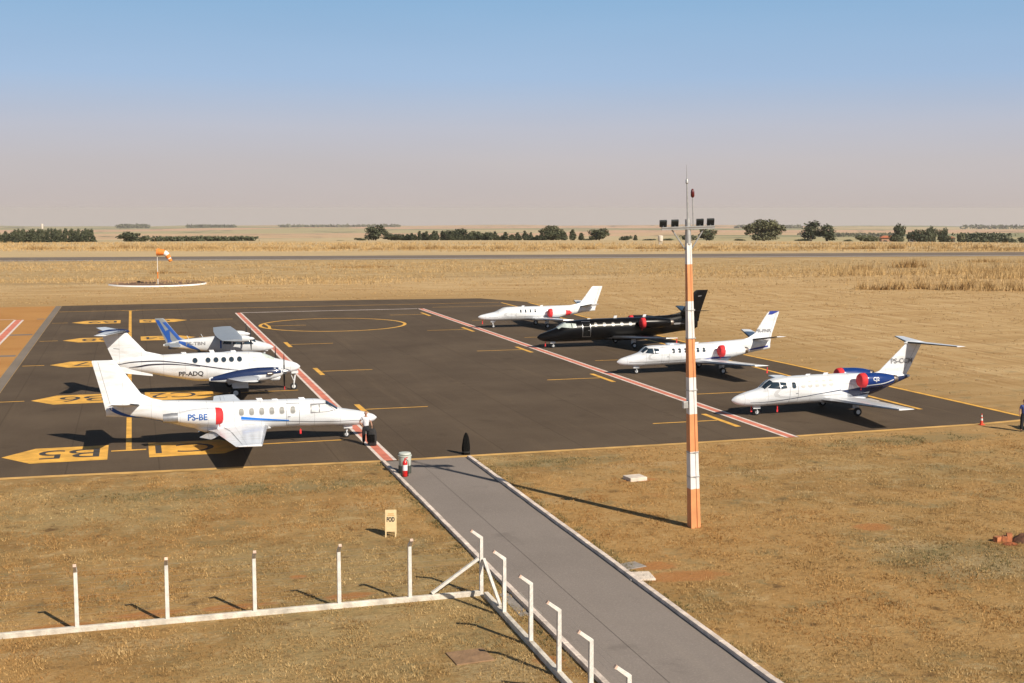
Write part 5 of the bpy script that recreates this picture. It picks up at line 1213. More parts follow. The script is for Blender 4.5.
# ------------------------------------------------------------------ windsock and its circle
def windsock():
    x, y = G(158, 284.2); root = empty('windsock', (x, y, 0)); tag(root, 'orange and white windsock on a thin white pole beyond the apron', 'windsock')
    H = 5.55
    mb = MB(); mb.tube([(0, 0, 0), (0, 0, H * .5), (0, 0, H)], [.06, .05, .04], 10); mb.build('pole', M['sock_white'], root)
    mb = MB(); mb.tube([(0, 0, .9), (0, 0, 2.0)], .09, 10); mb.build('pole_band', M['sock_orange'], root)
    mb = MB(); mb.lathe([(.60, 0), (.63, .02), (.60, .04)], (0, 0, H - .35), 'x', 20); mb.tube([(0, 0, H - .95), (0, 0, H + .25)], .03, 8); mb.build('hoop', M['galv'], root)
    path = []; p = np.array([0, 0, H - .35]); ang = -4.0
    for i in range(22):
        path.append((p.copy(), ang)); ang = -4 - 58 * min(1, max(0, (i - 6) / 7)) ; p = p + .14 * (r0 * math.cos(R(ang)) + z0 * math.sin(R(ang)))
    segs = [(0, 6, 'sock_orange'), (6, 9, 'sock_orange'), (9, 13, 'sock_white'), (13, 17, 'sock_orange'), (17, 18, 'sock_white'), (18, 21, 'sock_orange')]
    for a, b, m in segs:
        rs = []
        for i in range(a, b + 1):
            q, an = path[i]; rad = .60 - .33 * i / 21; u = -r0 * math.sin(R(an)) + z0 * math.cos(R(an))
            rs.append([tuple(q + rad * (f0 * math.cos(t) + u * math.sin(t))) for t in [2 * pi * j / 20 for j in range(20)]])
        mb = MB(); mb.rings(rs, 0, False, False); o = mb.build('sock_section', M[m], root); o['label'] = 'white cloth ring' if 'white' in m else 'orange cloth ring'
    ring = MB(); n = 72; cx, cy = x, y + .2
    for i in range(n):
        a0, a1 = 2 * pi * i / n, 2 * pi * (i + 1) / n
        q = lambda r, a, z: (cx + r * math.cos(a), cy + r * math.sin(a), z)
        ring.add([q(7.0, a0, 0), q(7.0, a1, 0), q(7.25, a1, .22), q(7.25, a0, .22), q(7.75, a0, 0), q(7.75, a1, 0), q(7.55, a1, .22), q(7.55, a0, .22)], [(4, 5, 6, 7)], 0); ring.add([q(7.0, a0, 0), q(7.0, a1, 0), q(7.25, a1, .222), q(7.25, a0, .222), q(7.55, a0, .222), q(7.55, a1, .222)], [(0, 1, 2, 3), (3, 2, 5, 4)], 1)
    o = ring.build('painted_ring', [M['sock_white'], M['slab_brown']]); tag(o, 'white painted ring on the ground around the windsock pole', 'marking ring')
    d = MB(); d.sheet([(cx + 7.05 * math.cos(2 * pi * i / 48), cy + 7.05 * math.sin(2 * pi * i / 48)) for i in range(48)], .012)
    o = d.build('soil_patch', mat('circle_soil', (.16, .085, .045), .95, var=.35, vscale=.5, detail=8), smooth=False); tag(o, kind='structure')
windsock()
def tank():
    x, y = at_depth(660, 430); root = empty('water_tank', (x, y, 0)); tag(root, 'small white tank on a stand in the straw left of the lamp pole', 'tank')
    mb = MB(); mb.lathe([(.02, 1.2), (.80, 1.2), (.84, 1.3), (.84, 2.9), (.7, 3.05), (.02, 3.15)], n=20); mb.build('tank_body', M['house_white'], root)
    for a in range(4):
        mb = MB(); c, s = .5 * math.cos(a * pi / 2 + .7), .5 * math.sin(a * pi / 2 + .7); mb.tube([(c, s, -.2), (c, s, 1.25)], .14, 8); mb.build('leg', M['house_white'], root)
tank()

# ------------------------------------------------------------------ trees: each one a trunk with limbs and a crown of leaf clumps
def crown_mesh(lobes, n, size, seed, stretch=(1, 1, 1)):
    rg = np.random.default_rng(seed); w = np.array([l[3] * l[4] * l[5] for l in lobes]) ** .7; w /= w.sum(); vs = np.zeros((n * 4, 3)); idx = rg.choice(len(lobes), n, p=w)
    for i in range(n):
        cx, cy, cz, ax, ay, az = lobes[idx[i]]
        d = rg.normal(size=3); d /= np.linalg.norm(d); rr = (.45 + .6 * rg.random()) * (1 + .22 * mnoise.noise((d[0] * 2.2 + seed, d[1] * 2.2 + idx[i], d[2] * 2.2)))
        c = np.array([cx, cy, cz]) + d * rr * np.array([ax, ay, az])
        nn = d * .7 + rg.normal(size=3) * .6 + np.array([0, 0, .35]); nn /= np.linalg.norm(nn)
        u = np.cross(nn, rg.normal(size=3)); u /= np.linalg.norm(u); v = np.cross(nn, u); s = size * (.55 + .8 * rg.random())
        vs[4 * i:4 * i + 4] = [c - u * s, c + v * s * .55 + nn * .1 * s, c + u * s, c - v * s * .6]
    return vs, [(4 * i, 4 * i + 1, 4 * i + 2, 4 * i + 3) for i in range(n)]
def tree_proto(name, H, lobes, n, size, seed, leaf, trunk_r, trunk_h, limbs=6):
    root = empty(name); rg = random.Random(seed); mb = MB()
    mb.tube([(0, 0, -.4), (.05, 0, trunk_h * .4), (-.05, .05, trunk_h * .75), (0, 0, trunk_h)], [trunk_r * 1.25, trunk_r, trunk_r * .85, trunk_r * .55], 8)
    for i in range(limbs):
        l = lobes[i % len(lobes)]; z = trunk_h * (.45 + .4 * rg.random())
        mb.tube([(0, 0, z), (l[0] * .5 + rg.uniform(-.2, .2), l[1] * .5, (z + l[2]) / 2), (l[0], l[1], l[2])], [trunk_r * .5, trunk_r * .33, trunk_r * .12], 6)
    mb.build('trunk', M['bark'], root)
    v, f = crown_mesh(lobes, n, size, seed); mb = MB(); mb.add(v, f); mb.build('crown', M[leaf], root, smooth=False, fix=False)
    return root
rt = random.Random(3)
def lobes_round(H, W, k, base, seed, flat=1.0):
    r = random.Random(seed); out = [(0, 0, base + (H - base) * .5, W * .32, W * .32, (H - base) * .42)]
    for i in range(k):
        a = r.random() * 2 * pi; d = W * .5 * (.35 + .45 * r.random()); z = base + (H - base) * (.25 + .55 * r.random()); s = W * (.14 + .13 * r.random())
        out.append((d * math.cos(a), d * math.sin(a), z, s, s, s * flat * .85))
    return out
PROTO = {
 'umbrella': tree_proto('tree', 9.0, [(-2.5, -.6, 2.0, 2.0, 1.5, 1.2), (-3.4, 0, 5.9, 2.6, 2.4, 1.3), (-1.2, 1, 7.2, 2.6, 2.6, 1.5), (1.5, -1, 7.2, 2.8, 2.6, 1.5), (4.0, .4, 5.8, 2.5, 2.3, 1.3), (0, -2, 6.2, 2.8, 2.0, 1.4), (5.6, 0, 5.0, 1.6, 1.6, .9), (-5.3, .5, 5.4, 1.5, 1.5, .9), (-5.2, 0, 3.3, .9, .9, .9), (2.2, -1.0, 3.3, 2.6, 1.8, 1.3), (4.6, 0, 3.6, 1.2, 1.2, .9), (.4, 1, 4.3, 2.2, 2.0, 1.2), (-3.4, 0, 4.3, 2.2, 1.8, 1.1), (3.5, .5, 4.5, 2.2, 1.8, 1.1), (0, -.6, 3.0, 2.8, 1.9, 1.1), (-1.5, -1, 1.3, 2.6, 1.5, .9), (1.2, -1.5, 1.6, 3.2, 1.5, .9)], 3400, .42, 11, 'leaf_olive', .38, 6.0, 8),
 'twin_crown': tree_proto('tree', 8.6, [(0, 0, 5.2, 2.1, 2.0, 2.4), (-.5, .4, 7.0, 1.4, 1.4, 1.3), (1.0, 0, 3.6, 1.7, 1.6, 1.3), (-1.4, 0, 3.4, 1.5, 1.4, 1.2), (0, -.8, 1.8, 2.0, 1.4, 1.0)], 900, .38, 21, 'leaf_dark', .26, 5.6, 6),
 'round': tree_proto('tree', 6.5, lobes_round(6.5, 7.0, 9, .3, 5), 1500, .42, 31, 'leaf_dark', .22, 4.2, 5),
 'pale_round': tree_proto('tree', 6.0, lobes_round(6.0, 7.0, 8, .3, 9), 1200, .40, 33, 'leaf_pale', .2, 4.0, 5),
 'column': tree_proto('tree', 6.6, [(0, 0, 1.6, 1.2, 1.2, 1.4), (.15, 0, 3.0, 1.15, 1.15, 1.3), (-.1, .1, 4.4, .9, .9, 1.1), (.05, 0, 5.6, .55, .55, .9)], 650, .36, 41, 'leaf_dark', .14, 5.2, 4),
 'slender': tree_proto('tree', 7.6, [(0, 0, 6.3, 1.0, 1.0, 1.1), (.3, 0, 5.0, 1.1, 1.1, 1.0), (-.35, .2, 3.9, .95, .95, .9), (.1, 0, 2.5, .8, .8, .9), (0, 0, 1.2, 1.1, 1.1, .8)], 650, .34, 51, 'leaf_dark', .13, 6.4, 5),
 'bush': tree_proto('shrub', 3.2, lobes_round(3.2, 5.0, 5, .1, 13, .9), 420, .32, 61, 'leaf_dark', .12, 1.6, 4),
}
used = set()
def plant(kind, px, ytop, label, group=None, d=500, wpx=None, cat='tree', ybase=None):
    """place a tree under column px so that its crown tops out at ytop"""
    zt = CAMH - (ytop - 208.5) * d / FPX * 1.0; ref = {'umbrella': 8.5, 'twin_crown': 8.0, 'round': 6.1, 'pale_round': 5.7, 'column': 5.9, 'slender': 6.9, 'bush': 2.7}[kind]
    wref = {'umbrella': 13.6, 'twin_crown': 4.6, 'round': 7.6, 'pale_round': 7.4, 'column': 2.6, 'slender': 2.4, 'bush': 5.4}[kind]
    x, y = at_depth(px, d); ang = math.atan2(y, x); rr = math.hypot(x, y); zg = hgt(rr, ang)
    o = PROTO[kind] if kind not in used else copy_tree(PROTO[kind]); used.add(kind)
    sz = (zt - zg) / ref; sw = (wpx * d / FPX / wref) if wpx else sz * rt.uniform(.9, 1.1)
    o.location = (x, y, zg); o.scale = (sw, sw, sz); o.rotation_euler = (0, 0, (-YAW + (pi if rt.random() < .5 else 0) if kind == 'umbrella' else rt.uniform(0, 6.28)))
    if kind == 'umbrella': o.rotation_euler = (0, 0, -YAW)
    tag(o, label, cat, group); return o
gE = 'eucalyptus rows at the far left'
for i in range(32):
    plant('slender', -2 + i * 3.05 + rt.uniform(-1, 1), 228.6 + abs(rt.gauss(0, 1.7)) + (2.5 if i < 6 else 0), 'slender dark eucalyptus in the dense plantation row at the far left', gE, 500 + rt.uniform(-8, 25), rt.uniform(3.6, 6.0))
for i in range(20):
    plant('column', 1 + i * 4.9 + rt.uniform(-1.5, 1.5), 235.2 + rt.uniform(-1.6, 2.4), 'low dark tree filling the foot of the plantation at the far left', 'low trees at the foot of the plantation', 490 + rt.uniform(-4, 4), rt.uniform(7, 9))
plant('round', 131, 232.2, 'spreading dark tree just left of the windsock, beyond the runway', None, 500, 26); plant('bush', 145, 236, 'low shrub on the right flank of the spreading tree near the windsock', None, 498, 16, 'shrub')
plant('round', 376, 226, 'tallest pointed dark tree at the left end of the middle tree row', None, 505, 23); plant('round', 392, 233.5, 'rounded tree leaning on the right side of the pointed dark tree', None, 500, 24); plant('bush', 361, 238, 'low shrub left of the pointed dark tree', None, 500, 16, 'shrub')
plant('bush', 342, 240, 'small isolated shrub left of the middle tree row', None, 500, 10, 'shrub')
for i in range(34):
    p = 408 + i * 3.75 + rt.uniform(-1.2, 1.2); plant('column', p, 233.6 + rt.uniform(-2.6, 2.6), 'dark column-shaped tree in the middle row beyond the runway', 'column-shaped trees in the middle row', 500 + rt.uniform(-12, 14), rt.uniform(4.5, 8))
plant('round', 457, 229.5, 'broad pale-topped tree rising from the middle of the tree row', None, 512, 30); plant('pale_round', 474, 230.5, 'second broad tree in the row, right of the pale-topped one', None, 510, 22); plant('round', 487, 232.5, 'rounded tree right of the two broad trees in the middle row', None, 500, 20)
plant('round', 402, 235.5, 'small dark tree filling the gap between the leaning tree and the row', None, 500, 13)
for i in range(7):
    plant('column', 529 + i * 2.6, 235 + rt.uniform(-1.5, 2), 'dark column-shaped tree in the middle row beyond the runway', 'column-shaped trees in the middle row', 500 + rt.uniform(-6, 6), rt.uniform(4.5, 7))
plant('bush', 588, 238.5, 'low shrub between the narrow tree and the windswept tree', None, 500, 14, 'shrub'); plant('bush', 648, 238.8, 'low shrub just left of the white tank', None, 500, 18, 'shrub')
plant('round', 410, 234.5, 'small rounded tree at the left of the column-shaped trees', None, 500, 14)
plant('umbrella', 551, 225.6, 'flat-topped dark tree near the right end of the middle row', None, 505, 26); plant('round', 553, 231, 'dense tree under the flat-topped one in the middle row', None, 500, 22)
plant('column', 564, 232, 'narrow tree right of the flat-topped tree', None, 500, 8); plant('column', 572.5, 230, 'tall narrow tree standing at the right end of the row', None, 500, 8); plant('column', 581, 233, 'lone narrow tree past the right end of the row', None, 500, 7)
plant('round', 599, 229, 'lone windswept bushy tree in the middle, right of the row', None, 500, 22); plant('bush', 625, 236, 'low dark shrub left of the white tank', None, 500, 18, 'shrub'); plant('column', 635, 235, 'tiny narrow tree beside the low dark shrub', None, 500, 5)
plant('round', 706, 229, 'dark tree directly behind the floodlights of the lamp pole', None, 500, 20); plant('bush', 690, 235, 'shrub showing behind the top of the lamp pole', None, 500, 24, 'shrub')
plant('bush', 668, 238.5, 'low shrub right of the white tank', None, 500, 20, 'shrub'); plant('bush', 738, 239, 'low shrub between lamp pole and umbrella tree', None, 500, 18, 'shrub')
plant('umbrella', 763, 219.8, 'large umbrella-shaped tree on the skyline right of the lamp pole', None, 500, 43)
plant('twin_crown', 810, 221, 'taller left crown of the twin trees right of the umbrella tree', None, 500, 19); plant('twin_crown', 826, 224.5, 'shorter right crown of the twin trees right of the umbrella tree', None, 498, 19)
plant('bush', 800, 239, 'low shrub at the foot of the twin trees', None, 497, 24, 'shrub'); plant('pale_round', 865, 234.5, 'pale bushy tree left of the farm houses', None, 505, 26); plant('bush', 848, 239.5, 'small shrub left of the pale bushy tree', None, 500, 14, 'shrub')
plant('round', 898, 225, 'square-crowned dark tree above the farm houses', None, 545, 14); plant('round', 913, 230.5, 'low tree between the farm houses', None, 545, 16); plant('round', 925, 229, 'dark tree in the middle of the farm', None, 540, 16); plant('round', 931, 227.5, 'tallest tree right of the farm middle', None, 545, 10); plant('round', 942, 229, 'dark tree above the orange roof', None, 560, 12); plant('pale_round', 960, 231.5, 'small pale tree right of the orange roof', None, 560, 9)
plant('bush', 896, 235, 'dark shrub in front of the farm at its left', None, 500, 20, 'shrub'); plant('bush', 918, 234, 'big dark shrub before the farm middle', None, 500, 26, 'shrub'); plant('bush', 946, 236, 'shrub in front of the orange roof', None, 500, 20, 'shrub'); plant('bush', 968, 238.5, 'low shrub right of the farm', None, 500, 24, 'shrub'); plant('bush', 985, 239, 'low shrub under the long hedge at right', None, 500, 26, 'shrub'); plant('bush', 1008, 238, 'low shrub near the right edge beyond the runway', None, 500, 22, 'shrub'); plant('bush', 1022, 237.5, 'shrub on the right edge beyond the runway', None, 500, 12, 'shrub')

def hedge(name, label, px0, px1, d0, d1, ytop, ybot, seed, size=.6, n=2200, leaf='leaf_dark', kind=None, cat='hedge'):
    rg = np.random.default_rng(seed); vs = []; fs = []; 
    x0_, y0_ = at_depth(px0, d0); x1_, y1_ = at_depth(px1, d1)
    for i in range(n):
        t = rg.random(); d = d0 + (d1 - d0) * t; x, y = x0_ + (x1_ - x0_) * t, y0_ + (y1_ - y0_) * t
        zb = hgt(math.hypot(x, y), math.atan2(y, x)); zt = CAMH - (ytop - 208.5) * d / FPX; zt += (zt - zb) * .22 * mnoise.noise((t * 40, seed, 0)) 
        th = (zt - zb) * .5
        z = zb + (zt - zb) * math.sqrt(rg.random()); x += rg.normal() * th * .9; y += rg.normal() * th * .9
        nn = rg.normal(size=3) + np.array([0, -.4, .8]); nn /= np.linalg.norm(nn); u = np.cross(nn, rg.normal(size=3)); u /= np.linalg.norm(u); v = np.cross(nn, u); s = size * (.6 + .8 * rg.random()); c = np.array([x, y, z])
        o = len(vs); vs += [c - u * s, c + v * s * .6, c + u * s, c - v * s * .6]; fs.append((o, o + 1, o + 2, o + 3))
    mb = MB(); mb.add(vs, fs); o = mb.build(name, M[leaf], smooth=False, fix=False)
    tag(o, label if not kind else None, cat if not kind else None, None, kind)
hedge('hedge', 'long low dark hedge right of the windsock, beyond the straw', 152, 255, 545, 560, 236.6, 241, 1)
hedge('hedge', 'long clipped dark hedge right of the orange roofed farm', 962, 1004, 580, 590, 233.2, 240, 2, .6, 1200)
for i, (a, b, d, yt, yb) in enumerate(((190, 235, 5000, 225.4, 228), (280, 400, 5600, 225.2, 227), (735, 800, 5200, 225.6, 228), (960, 1080, 4700, 225.4, 228), (800, 905, 2400, 233.2, 236), (120, 150, 5000, 225.0, 233))):
    hedge('distant_woods', None, a, b, d, d * 1.02, yt, yb, 20 + i, d / 650, 420, 'leaf_olive', 'stuff')

# farm houses among the trees
def house(label, px, d, w, l, h, wall, ybase=238):
    x, y = at_depth(px, d); zg = hgt(math.hypot(x, y), math.atan2(y, x)); root = empty('farm_house', (x, y, zg), -YAW); tag(root, label, 'house')
    mb = MB(); mb.box((0, 0, h / 2 - .5), (w, l, h + 1)); mb.build('wall', M[wall], root, smooth=False)
    mb = MB(); o_ = .5; r_ = h + l * .22
    mb.add([(-w / 2 - o_, -l / 2 - o_, h - .02), (w / 2 + o_, -l / 2 - o_, h - .02), (w / 2 + o_, l / 2 + o_, h - .02), (-w / 2 - o_, l / 2 + o_, h - .02), (-w / 2 + l * .3, 0, r_), (w / 2 - l * .3, 0, r_)], [(0, 1, 5, 4), (2, 3, 4, 5), (1, 2, 5), (3, 0, 4), (3, 2, 1, 0)]); mb.build('roof', M['roof_tile'], root, smooth=False)
    mb = MB(); mb.box((-w * .2, -l / 2 - .02, h * .5), (1.0, .08, 1.1)); mb.build('window', M['glass'], root, smooth=False); mb = MB(); mb.box((w * .15, -l / 2 - .02, h * .38), (.9, .08, h * .72)); mb.build('door', M['house_tan'], root, smooth=False)
    return zg
for lb, px, d, w, l, h, wl_, yt in (('low farm house with dull red roof at the left end of the farm', 886, 555, 6.0, 4, 3.4, 'house_tan', 0), ('small white walled farm house between the dark trees', 911.5, 530, 2.2, 3, 3.4, 'house_white', 0), ('farm house with bright orange roof right of the dark trees', 948.5, 565, 3.6, 3.5, 3.6, 'house_white', 0)):
    house(lb, px, d, w, l, h, wl_)
x, y = at_depth(44, 1500); root = empty('water_tower', (x, y, hgt(1500, math.atan2(y, x)))); tag(root, 'thin white water tower rising behind the plantation at the far left', 'water tower')
zt_ = CAMH - (223.5 - 208.5) * 1500 / FPX - root.location.z
mb = MB(); mb.lathe([(1.1, 0), (.9, zt_ * .6), (.9, zt_ * .68)], n=14); mb.build('shaft', M['house_white'], root)
mb = MB(); mb.lathe([(.9, zt_ * .67), (1.4, zt_ * .72), (1.4, zt_ * .98), (.2, zt_)], n=14); mb.build('tank', M['house_white'], root)

# ------------------------------------------------------------------ grass
def inside_apron(x, y): return (x > -9.6) & (x < 50.6) & (y > 59.3) & (y < 169)
def grass_mat(name, a, b, c, warm=False):
    m = D.materials.new(name); m.use_nodes = True; k = NT(m); bs = k.N['Principled BSDF']; bs.inputs['Roughness'].default_value = .85; bs.inputs['Specular IOR Level'].default_value = .2
    tc = k.N.new('ShaderNodeTexCoord'); P = tc.outputs['Object']
    n1 = k.noise(P, .35, 6, .7); n2 = k.noise(P, 9, 3, .7); big = k.noise(P, .085, 4, .6, None, (21, 5, 0))
    col = k.ramp(n1, [(.3, a), (.52, b), (.72, c)])
    if warm: col = k.mix(k.math('MULTIPLY', k.step(big, .44, .60), .75), col, k.mix(k.step(n1, .35, .65), (.36, .17, .05), (.52, .31, .115)))
    col = k.mix(k.step(n2, .40, .66), k.mix(1.0, col, (.55, .52, .46), 'MULTIPLY'), k.mix(1.0, col, (1.35, 1.35, 1.35), 'MULTIPLY'))
    k.L.new(col, bs.inputs['Base Color']); return m
def blades(name, xs, ys, h, w, lean, m, zoff=0.0, per=3):
    n = len(xs); rg = RNG; tot = n * per
    bx = np.repeat(xs, per) + rg.normal(0, 1, tot) * np.repeat(w, per) * 1.2; by = np.repeat(ys, per) + rg.normal(0, 1, tot) * np.repeat(w, per) * 1.2
    hh = np.repeat(h, per) * rg.uniform(.5, 1.25, tot); ww = np.repeat(w, per) * rg.uniform(.6, 1.2, tot); an = rg.uniform(0, pi, tot); la = rg.uniform(0, 2 * pi, tot); ll = hh * lean * rg.uniform(.2, 1.3, tot)
    v = np.zeros((tot, 3, 3)); v[:, 0, 0] = bx - np.cos(an) * ww / 2; v[:, 0, 1] = by - np.sin(an) * ww / 2; v[:, 1, 0] = bx + np.cos(an) * ww / 2; v[:, 1, 1] = by + np.sin(an) * ww / 2
    v[:, :2, 2] = -.01 + zoff; v[:, 2, 0] = bx + np.cos(la) * ll; v[:, 2, 1] = by + np.sin(la) * ll; v[:, 2, 2] = hh + zoff
    me = D.meshes.new(name); me.vertices.add(tot * 3); me.loops.add(tot * 3); me.polygons.add(tot)
    me.vertices.foreach_set('co', v.reshape(-1)); me.loops.foreach_set('vertex_index', np.arange(tot * 3, dtype=np.int32)); me.polygons.foreach_set('loop_start', np.arange(0, tot * 3, 3, dtype=np.int32))
    me.update(calc_edges=True); me.materials.append(m); o = D.objects.new(name, me); COL.objects.link(o); tag(o, kind='stuff'); return o
def pnoise(xs, ys, s, o=0):
    return np.array([mnoise.noise((float(a) * s, float(b) * s, o)) for a, b in zip(xs, ys)])
# turf around the path and fence (seen from about 30 to 60 m)
N0 = 170000
d_ = 27 + (66 - 27) * RNG.random(N0) ** 1.0; u_ = RNG.uniform(-.46, .46, N0)
xs = f0[0] * d_ + r0[0] * u_ * d_; ys = f0[1] * d_ + r0[1] * u_ * d_
keep = (~inside_apron(xs, ys)) & ~((xs > 11.1) & (xs < 15.75) & (ys < 59.6)) & ~((np.abs(xs - 10.37) < .14) & (ys < 37.8)) & ~((np.abs(ys - 37.7) < .14) & (xs < 10.4)) & (ys < 62)
for px, py, r in ((635, 479.5, .6), (636, 577, .55), (470, 657, .7), (622, 567, .5)):
    gx, gy = G(px, py); keep &= ((xs - gx) ** 2 + (ys - gy) ** 2) > r * r
for sx_, sy_, sa, sb in SOIL:
    inn = ((xs - sx_) / sa) ** 2 + ((ys - sy_) / sb) ** 2 < .55; keep &= ~(inn & (RNG.random(N0) < .9))
xs, ys = xs[keep], ys[keep]; nz = pnoise(xs, ys, .8, 2.0); k2 = (RNG.random(len(xs)) < np.clip(.55 + 1.2 * nz, .06, 1)); xs, ys, nz = xs[k2], ys[k2], nz[k2]
hh = .045 + .045 * RNG.random(len(xs)) + .05 * np.clip(nz, 0, 1)
blades('dry_grass', xs, ys, hh, np.full(len(xs), .022), .9, grass_mat('dry_blades', (.30, .185, .075), (.46, .31, .135), (.64, .49, .26), True))
# weedy green along the kerbs and patches
pts = []
for gx, gy, a, b in GREEN:
    q = int(120 * a * b ** .8); t = RNG.normal(0, .5, (q, 2)); pts.append(np.stack([gx + t[:, 0] * a, gy + t[:, 1] * b], 1))
for xk, s in ((11.12, -1), (15.70, 1)): q = 1300; pts.append(np.stack([xk + s * np.abs(RNG.normal(0, .22, q)), RNG.uniform(26, 59, q)], 1))
pts = np.concatenate(pts); xs, ys = pts[:, 0], pts[:, 1]
keep = (~inside_apron(xs, ys)) & ~((xs > 11.1) & (xs < 15.72)) & (pnoise(xs, ys, .7, 5.0) > -.05)
blades('green_weeds', xs[keep], ys[keep], .05 + .06 * RNG.random(keep.sum()), np.full(keep.sum(), .026), .9, grass_mat('weed_blades', (.11, .10, .045), (.17, .15, .065), (.26, .21, .095)))
# mown straw beside and beyond the apron
N1 = 110000
d_ = 62 + (300 - 62) * RNG.random(N1) ** 1.3; u_ = RNG.uniform(-.46, .46, N1); xs = f0[0] * d_ + r0[0] * u_ * d_; ys = f0[1] * d_ + r0[1] * u_ * d_
keep = (~inside_apron(xs, ys)) & ~((xs < -9) & (ys > 57) & (ys < 169)) & (((xs - 3.76) ** 2 + (ys - 213.5) ** 2) > 64); xs, ys, d_ = xs[keep], ys[keep], d_[keep]
nz = pnoise(xs * .35, ys, .35, 8.0); k2 = RNG.random(len(xs)) < np.clip(.20 + 1.1 * nz, .02, 1) * np.clip((d_ - 40) / 130, .25, 1); xs, ys, d_ = xs[k2], ys[k2], d_[k2]
blades('mown_straw', xs, ys, .03 + .0005 * d_ + .04 * RNG.random(len(xs)), .03 + .0004 * d_, 1.0, grass_mat('straw_blades', (.30, .18, .075), (.46, .315, .15), (.60, .45, .25)))
# tall straw in strips along the runway and in the rough on the right
STRAW = grass_mat('tall_straw_blades', (.42, .265, .11), (.56, .39, .185), (.66, .50, .28))
def region(n, y0, y1, px0, px1, dens):
    ys_ = y0 + (y1 - y0) * RNG.random(n); pxs = px0 + (px1 - px0) * RNG.random(n); k = [ (G(a, b)) for a, b in zip(pxs, ys_)]; k = np.array(k); q = RNG.random(n) < np.clip(dens + 1.6 * pnoise(k[:, 0] * .25, k[:, 1], .09, y0), .04, 1)
    return k[q, 0], k[q, 1]
xs, ys = region(30000, 243.2, 251.5, -160, 1180, .6); blades('tall_grass', xs, ys, .35 + .65 * RNG.random(len(xs)), np.full(len(xs), .16), .35, STRAW)
xs, ys = region(30000, 262.5, 291.5, 820, 1180, .5); pxx = np.array([512 + FPX * (np.array([a, b, 0]) - CAM) @ r0 / ((np.array([a, b, 0]) - CAM) @ fw) for a, b in zip(xs, ys)]); kq = RNG.random(len(xs)) < np.clip((pxx - 825) / 110 + .9 * pnoise(xs, ys, .05, 4.0), 0, 1); xs, ys = xs[kq], ys[kq]; nn = pnoise(xs, ys, .06, 1.0); blades('tall_grass', xs, ys, .8 + .8 * RNG.random(len(xs)) + .6 * np.clip(nn, 0, 1), np.full(len(xs), .10), .4, STRAW)
xs, ys = region(30000, 262.5, 285, -60, 1080, .3); blades('tall_grass', xs, ys, .2 + .45 * RNG.random(len(xs)), np.full(len(xs), .09), .5, STRAW)
DARK = grass_mat('brown_bush_blades', (.30, .175, .07), (.42, .265, .11), (.54, .37, .17))
lst = [(908, 267.5, 3.5, .9, 2.0), (862, 269.5, 2.2, .7, 1.3)] + [(862 + 11 * i + 4 * math.sin(i * 3), 289.3 + .7 * math.sin(i), .9 + .4 * math.sin(i * 5), .6, 1.2) for i in range(15)] + [(986, 262, 4, .7, .9)] + [(40 + 26 * i + rt.uniform(-8, 8), 249.5 + rt.uniform(-.8, .5), rt.uniform(1.5, 4), .8, rt.uniform(.8, 1.7)) for i in range(38)] + [(365, 267.5, 7, 2.0, .5), (160, 273.5, 1.6, .6, .7), (178, 273.3, 1.2, .5, .5)]
px_, py_, hs_ = [], [], []
for a, b, sx_, sy_, h in lst:
    gx, gy = G(a, b); q = int(34 * sx_); px_.append(gx + RNG.normal(0, 1, q) * sx_ * .6); py_.append(gy + RNG.normal(0, 1, q) * sy_); hs_.append(h * RNG.uniform(.5, 1.1, q))
blades('brown_bushes', np.concatenate(px_), np.concatenate(py_), np.concatenate(hs_), np.full(sum(map(len, hs_)), .14), .5, DARK)

# ------------------------------------------------------------------ haze, sky, sun, camera
mh = D.materials.new('haze_air'); mh.use_nodes = True; N = mh.node_tree.nodes; L = mh.node_tree.links
for n in list(N): N.remove(n)
ou = N.new('ShaderNodeOutputMaterial'); pv = N.new('ShaderNodeVolumePrincipled'); pv.inputs['Color'].default_value = (.975, .905, .83, 1); pv.inputs['Density'].default_value = HAZE; pv.inputs['Anisotropy'].default_value = 0.0
L.new(pv.outputs[0], ou.inputs['Volume'])
mb = MB(); mb.box((0, 0, (-160 + 17) / 2), (19600, 19600, 177)); o = mb.build('haze', mh, smooth=False); tag(o, kind='stuff')

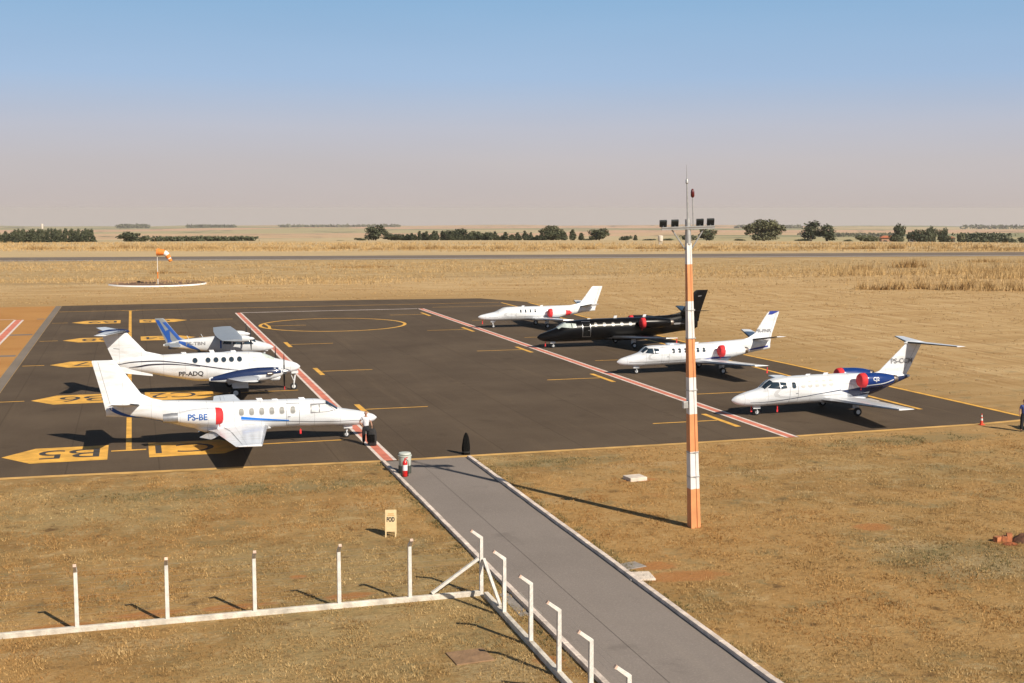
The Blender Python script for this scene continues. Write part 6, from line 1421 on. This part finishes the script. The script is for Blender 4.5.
wd = D.worlds.new('World'); SC.world = wd; wd.use_nodes = True; k = NT(wd); N, L = k.N, k.L
bg = N['Background']; bg.inputs['Strength'].default_value = SKY_STR
tc = N.new('ShaderNodeTexCoord'); sp = N.new('ShaderNodeSeparateXYZ'); L.new(tc.outputs['Generated'], sp.inputs[0])
zz = k.math('ADD', k.math('MULTIPLY', k.math('MAXIMUM', sp.outputs[2], 0.0), 1.6), .02)
cb = N.new('ShaderNodeCombineXYZ'); L.new(sp.outputs[0], cb.inputs[0]); L.new(sp.outputs[1], cb.inputs[1]); L.new(zz, cb.inputs[2])
nv_ = N.new('ShaderNodeVectorMath'); nv_.operation = 'NORMALIZE'; L.new(cb.outputs[0], nv_.inputs[0])
sky = N.new('ShaderNodeTexSky'); sky.sky_type = 'NISHITA'; sky.sun_disc = False; sky.sun_elevation = SUN_EL; sky.sun_rotation = math.atan2(SUN_DIR.x, SUN_DIR.y); sky.altitude = 600; sky.air_density = 1.0; sky.dust_density = 1.0; sky.ozone_density = 2.0
L.new(nv_.outputs[0], sky.inputs['Vector'])
# dusty layer over the horizon that thins out upwards
el = k.math('MAXIMUM', sp.outputs[2], 0.0)
t_ = k.math('DIVIDE', el, .165, None, True)
grad = k.ramp(t_, [(p_, tuple(c / SKY_STR * SKY_V for c in q_)) for p_, q_ in ((0, (.458, .398, .374)), (.21, (.45, .419, .425)), (.375, (.419, .433, .496)), (.61, (.306, .419, .582)), (1, (.21, .366, .555)))])
fz = k.step(el, .15, .5); skc = k.mix(1.0, sky.outputs['Color'], (.62, .56, .50), 'MULTIPLY')
sn = k.noise(tc.outputs['Generated'], 2.2, 4, .5, (1, 1, 7)); var_ = k.ramp(sn, [(.3, (.972, .975, .98)), (.7, (1.028, 1.025, 1.02))])
L.new(k.mix(1.0, k.mix(fz, grad, skc), var_, 'MULTIPLY'), bg.inputs['Color'])

sun = D.lights.new('sun', 'SUN'); sun.energy = SUN_E; sun.angle = R(.53); sun.color = (1.0, .90, .76)
so = D.objects.new('sun', sun); COL.objects.link(so); so.rotation_euler = (-SUN_DIR).to_track_quat('-Z', 'Y').to_euler(); so.location = (30, -30, 60)

cam = D.cameras.new('camera'); cam.sensor_width = 36; cam.sensor_fit = 'HORIZONTAL'; cam.lens = FPX / 1024 * 36; cam.clip_start = .5; cam.clip_end = 40000
co = D.objects.new('camera', cam); COL.objects.link(co); SC.camera = co
co.matrix_world = Matrix(((r0[0], upv[0], -fw[0], 0), (r0[1], upv[1], -fw[1], 0), (r0[2], upv[2], -fw[2], CAMH), (0, 0, 0, 1)))
vs_ = SC.view_settings; vs_.view_transform = 'Standard'; vs_.look = 'None'; vs_.gamma = 1; vs_.use_curve_mapping = False; vs_.exposure = EXPO
SC.cycles.volume_step_rate = 5; SC.cycles.max_bounces = 6; SC.cycles.volume_bounces = 0; SC.cycles.use_denoising = True
